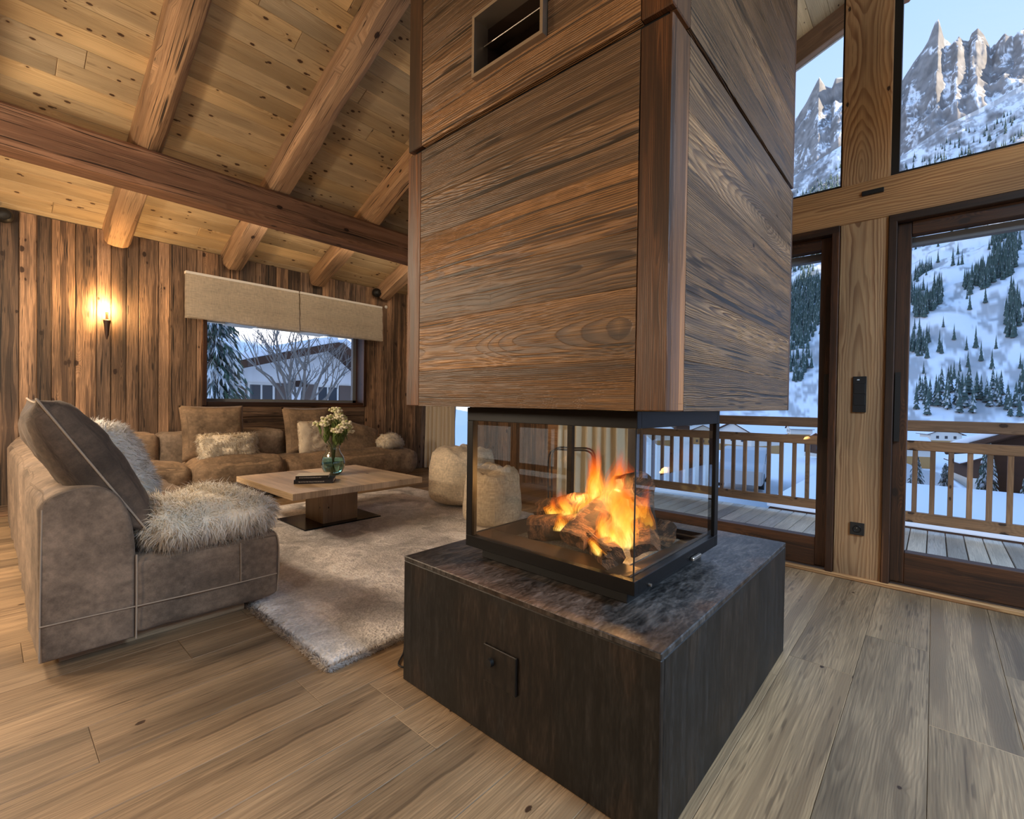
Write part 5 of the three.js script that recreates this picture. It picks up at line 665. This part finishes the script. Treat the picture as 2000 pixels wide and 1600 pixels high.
  for (const [x, z, w, k] of [[-58, -120, 9, 0], [-42, -150, 8, 1], [-30, -110, 9, 0], [-84, -160, 10, 1], [-70, -200, 9, 0], [-18, -140, 10, 1], [-6, -170, 9, 0], [8, -120, 9, 1], [16, -180, 10, 0], [-26, -210, 9, 1], [-48, -260, 10, 0], [2, -260, 10, 0], [-100, -240, 10, 1], [28, -150, 9, 1]]) house(x, terrain(x, z) - 0.3, z, w, 6, 9, (x % 7) * 0.2, 'small snow roofed house down in the village', k ? wm : gold, k ? wd : wm, 'village houses');
  // low building below the balcony with a wide snowy roof
  { const o = thing('annex_building', 'low dark blue building with a wide snowy roof below the balcony', 'building', [1.4, -5.75, -18.6]); part(o, 'wall', bx(-4.4, 4.6, 0, 3.9, -3, 3), std({ color: 0x26304a, roughness: 0.8 })); part(o, 'roof', cbox(9.8, 0.16, 7.2, 0.03), wd, [0, 4.0, 0]); part(o, 'snow_cover', softBox(9.9, 0.22, 7.3, 0.08, 0.03, 12), M.snow, [0, 4.18, 0]); for (const x of [-2.6, -1.2, 0.2]) { const wf = part(o, 'window', bx(x - 0.5, x + 0.5, 2.2, 3.6, 3, 3.07), std({ color: 0xc9b89a, roughness: 0.7 })); part(wf, 'pane', bx(x - 0.4, x - 0.04, 2.3, 3.5, 3.05, 3.09), gl); part(wf, 'pane', bx(x + 0.04, x + 0.4, 2.3, 3.5, 3.05, 3.09), gl); } }
  // parked car on the snowy yard
  { const o = thing('car', 'silver estate car parked on the snowy yard below', 'car', [-6.35, terrain(-6.35, -22.9) + 0.02, -22.9], 1.75); const sh = new THREE.Shape(); sh.moveTo(-2.1, 0.35); sh.lineTo(-2.1, 0.8); sh.bezierCurveTo(-2, 0.95, -1.3, 1.0, -1.05, 1.02); sh.lineTo(-0.5, 1.5); sh.bezierCurveTo(0, 1.58, 1.2, 1.55, 1.6, 1.45); sh.lineTo(2.05, 1.0); sh.lineTo(2.15, 0.4); sh.closePath(); const g = new THREE.ExtrudeGeometry(sh, { depth: 1.6, bevelEnabled: true, bevelSize: 0.08, bevelThickness: 0.08, bevelSegments: 3 }); g.translate(0, 0, -0.8); part(o, 'body', g, std({ color: 0xb4b8bc, roughness: 0.5, metalness: 0.2 })); for (const s of [-1, 1]) { const ws = new THREE.Shape([[-0.95, 1.04], [-0.45, 1.42], [1.45, 1.4], [1.75, 1.04]].map((q) => new THREE.Vector2(...q))); const wg = new THREE.ExtrudeGeometry(ws, { depth: 0.02, bevelEnabled: false }); part(o, 'side_window', wg, gl, [0, 0, s * 0.885 - 0.01]); for (const x of [-1.35, 1.35]) part(o, 'wheel', new THREE.CylinderGeometry(0.34, 0.34, 0.22, 20).rotateX(Math.PI / 2), M.black, [x, 0.34, s * 0.78]); } }
  // neighbour chalet seen through the low window
  {
    const o = thing('chalet', 'white neighbouring chalet with snowy gable roof seen through the low window', 'house', [-20, -2.8, 0]); const zr = -10.1, yr = 6.25, yl = 4.3, zl = -3.2, yR = 4.2, zR = -13.2;
    const sh = new THREE.Shape([[zl + 0.6, 0], [zr, 0], [zR + 1.2, 0], [zR + 1.2, yR + 0.55], [zr, yr], [zl + 0.6, yl + 0.1]].map((q) => new THREE.Vector2(-q[0], q[1]))), g = new THREE.ExtrudeGeometry(sh, { depth: 9, bevelEnabled: false }); g.applyMatrix4(new THREE.Matrix4().makeBasis(new THREE.Vector3(0, 0, -1), new THREE.Vector3(0, 1, 0), new THREE.Vector3(1, 0, 0))); g.translate(-9, 0, 0); part(o, 'wall', g, std({ color: 0xf6f6f6, roughness: 0.9 }));
    const slope = (z0, y0, z1, y1) => { const L = Math.hypot(z1 - z0, y1 - y0), a = Math.atan((y1 - y0) / (z1 - z0)), r = part(o, 'roof', cbox(11, 0.28, L, 0.03), wd, [-4.3, (y0 + y1) / 2 + 0.1, (z0 + z1) / 2]); r.rotation.x = -a; part(r, 'snow_cover', softBox(11, 0.34, L, 0.12, 0.02, 10), M.snow, [0, 0.29, 0]); };
    slope(zl, yl, zr, yr); slope(zR, yR, zr, yr);
    for (const z of [-7.35, -10.1]) { const wf = part(o, 'window', bx(0, 0.06, 3.5, 4.66, z - 0.5, z + 0.5), M.white); part(wf, 'pane', bx(0.05, 0.08, 3.58, 4.58, z - 0.42, z - 0.04), gl); part(wf, 'pane', bx(0.05, 0.08, 3.58, 4.58, z + 0.04, z + 0.42), gl); for (const s of [-1, 1]) part(wf, 'shutter', bx(0.02, 0.09, 3.48, 4.68, z + s * 0.82 - 0.27, z + s * 0.82 + 0.27), std({ color: 0x6b5a50, roughness: 0.8 })); }
    part(o, 'beam_end', bx(0, 0.7, 4.55, 4.8, -8.9, -8.6), wd);
  }
  // bare tree between the house and the chalet
  {
    const t = thing('bare_tree', 'leafless snow dusted tree in front of the white chalet', 'tree', [-14.2, -2.7, -6.1]), bm = std({ color: 0x857f79, roughness: 0.9 }), brs = [], R2 = rng(125);
    const grow = (p, d, L, r, n) => { const q = [p[0] + d[0] * L, p[1] + d[1] * L, p[2] + d[2] * L], m = p.map((v, k) => (v + q[k]) / 2 + (R2() - 0.5) * L * 0.12); brs.push(tube([p, m, q], r, 5, n > 2 ? 6 : 4)); if (n > 0) { const c = n > 3 ? 3 : 2 + (R2() < 0.4 ? 1 : 0); for (let i = 0; i < c; i++) { const e = d.map((v, k) => v + (R2() - 0.5) * (k === 1 ? 0.5 : 1.3)); e[1] += 0.12; const l = Math.hypot(...e); grow(i ? m.map((v, k) => mix(v, q[k], R2())) : q, e.map((v) => v / l), L * (0.62 + 0.2 * R2()), r * 0.62, n - 1); } } };
    grow([0, 0, 0], [0, 1, 0], 2.2, 0.1, 6); const trunk = brs.shift(); part(t, 'trunk', trunk, bm); const b = part(t, 'branches', mergeGeometries(brs), bm); b.userData.kind = 'stuff';
    const lg = part(t, 'leaning_limb', tube([[0, 0.3, 0], [0.2, 2.0, -0.7], [0.3, 3.9, -2.0], [0.3, 5.4, -3.2]], 0.13, 14, 8), bm);
  }
}
shade(scene);
renderer.render(scene, camera);
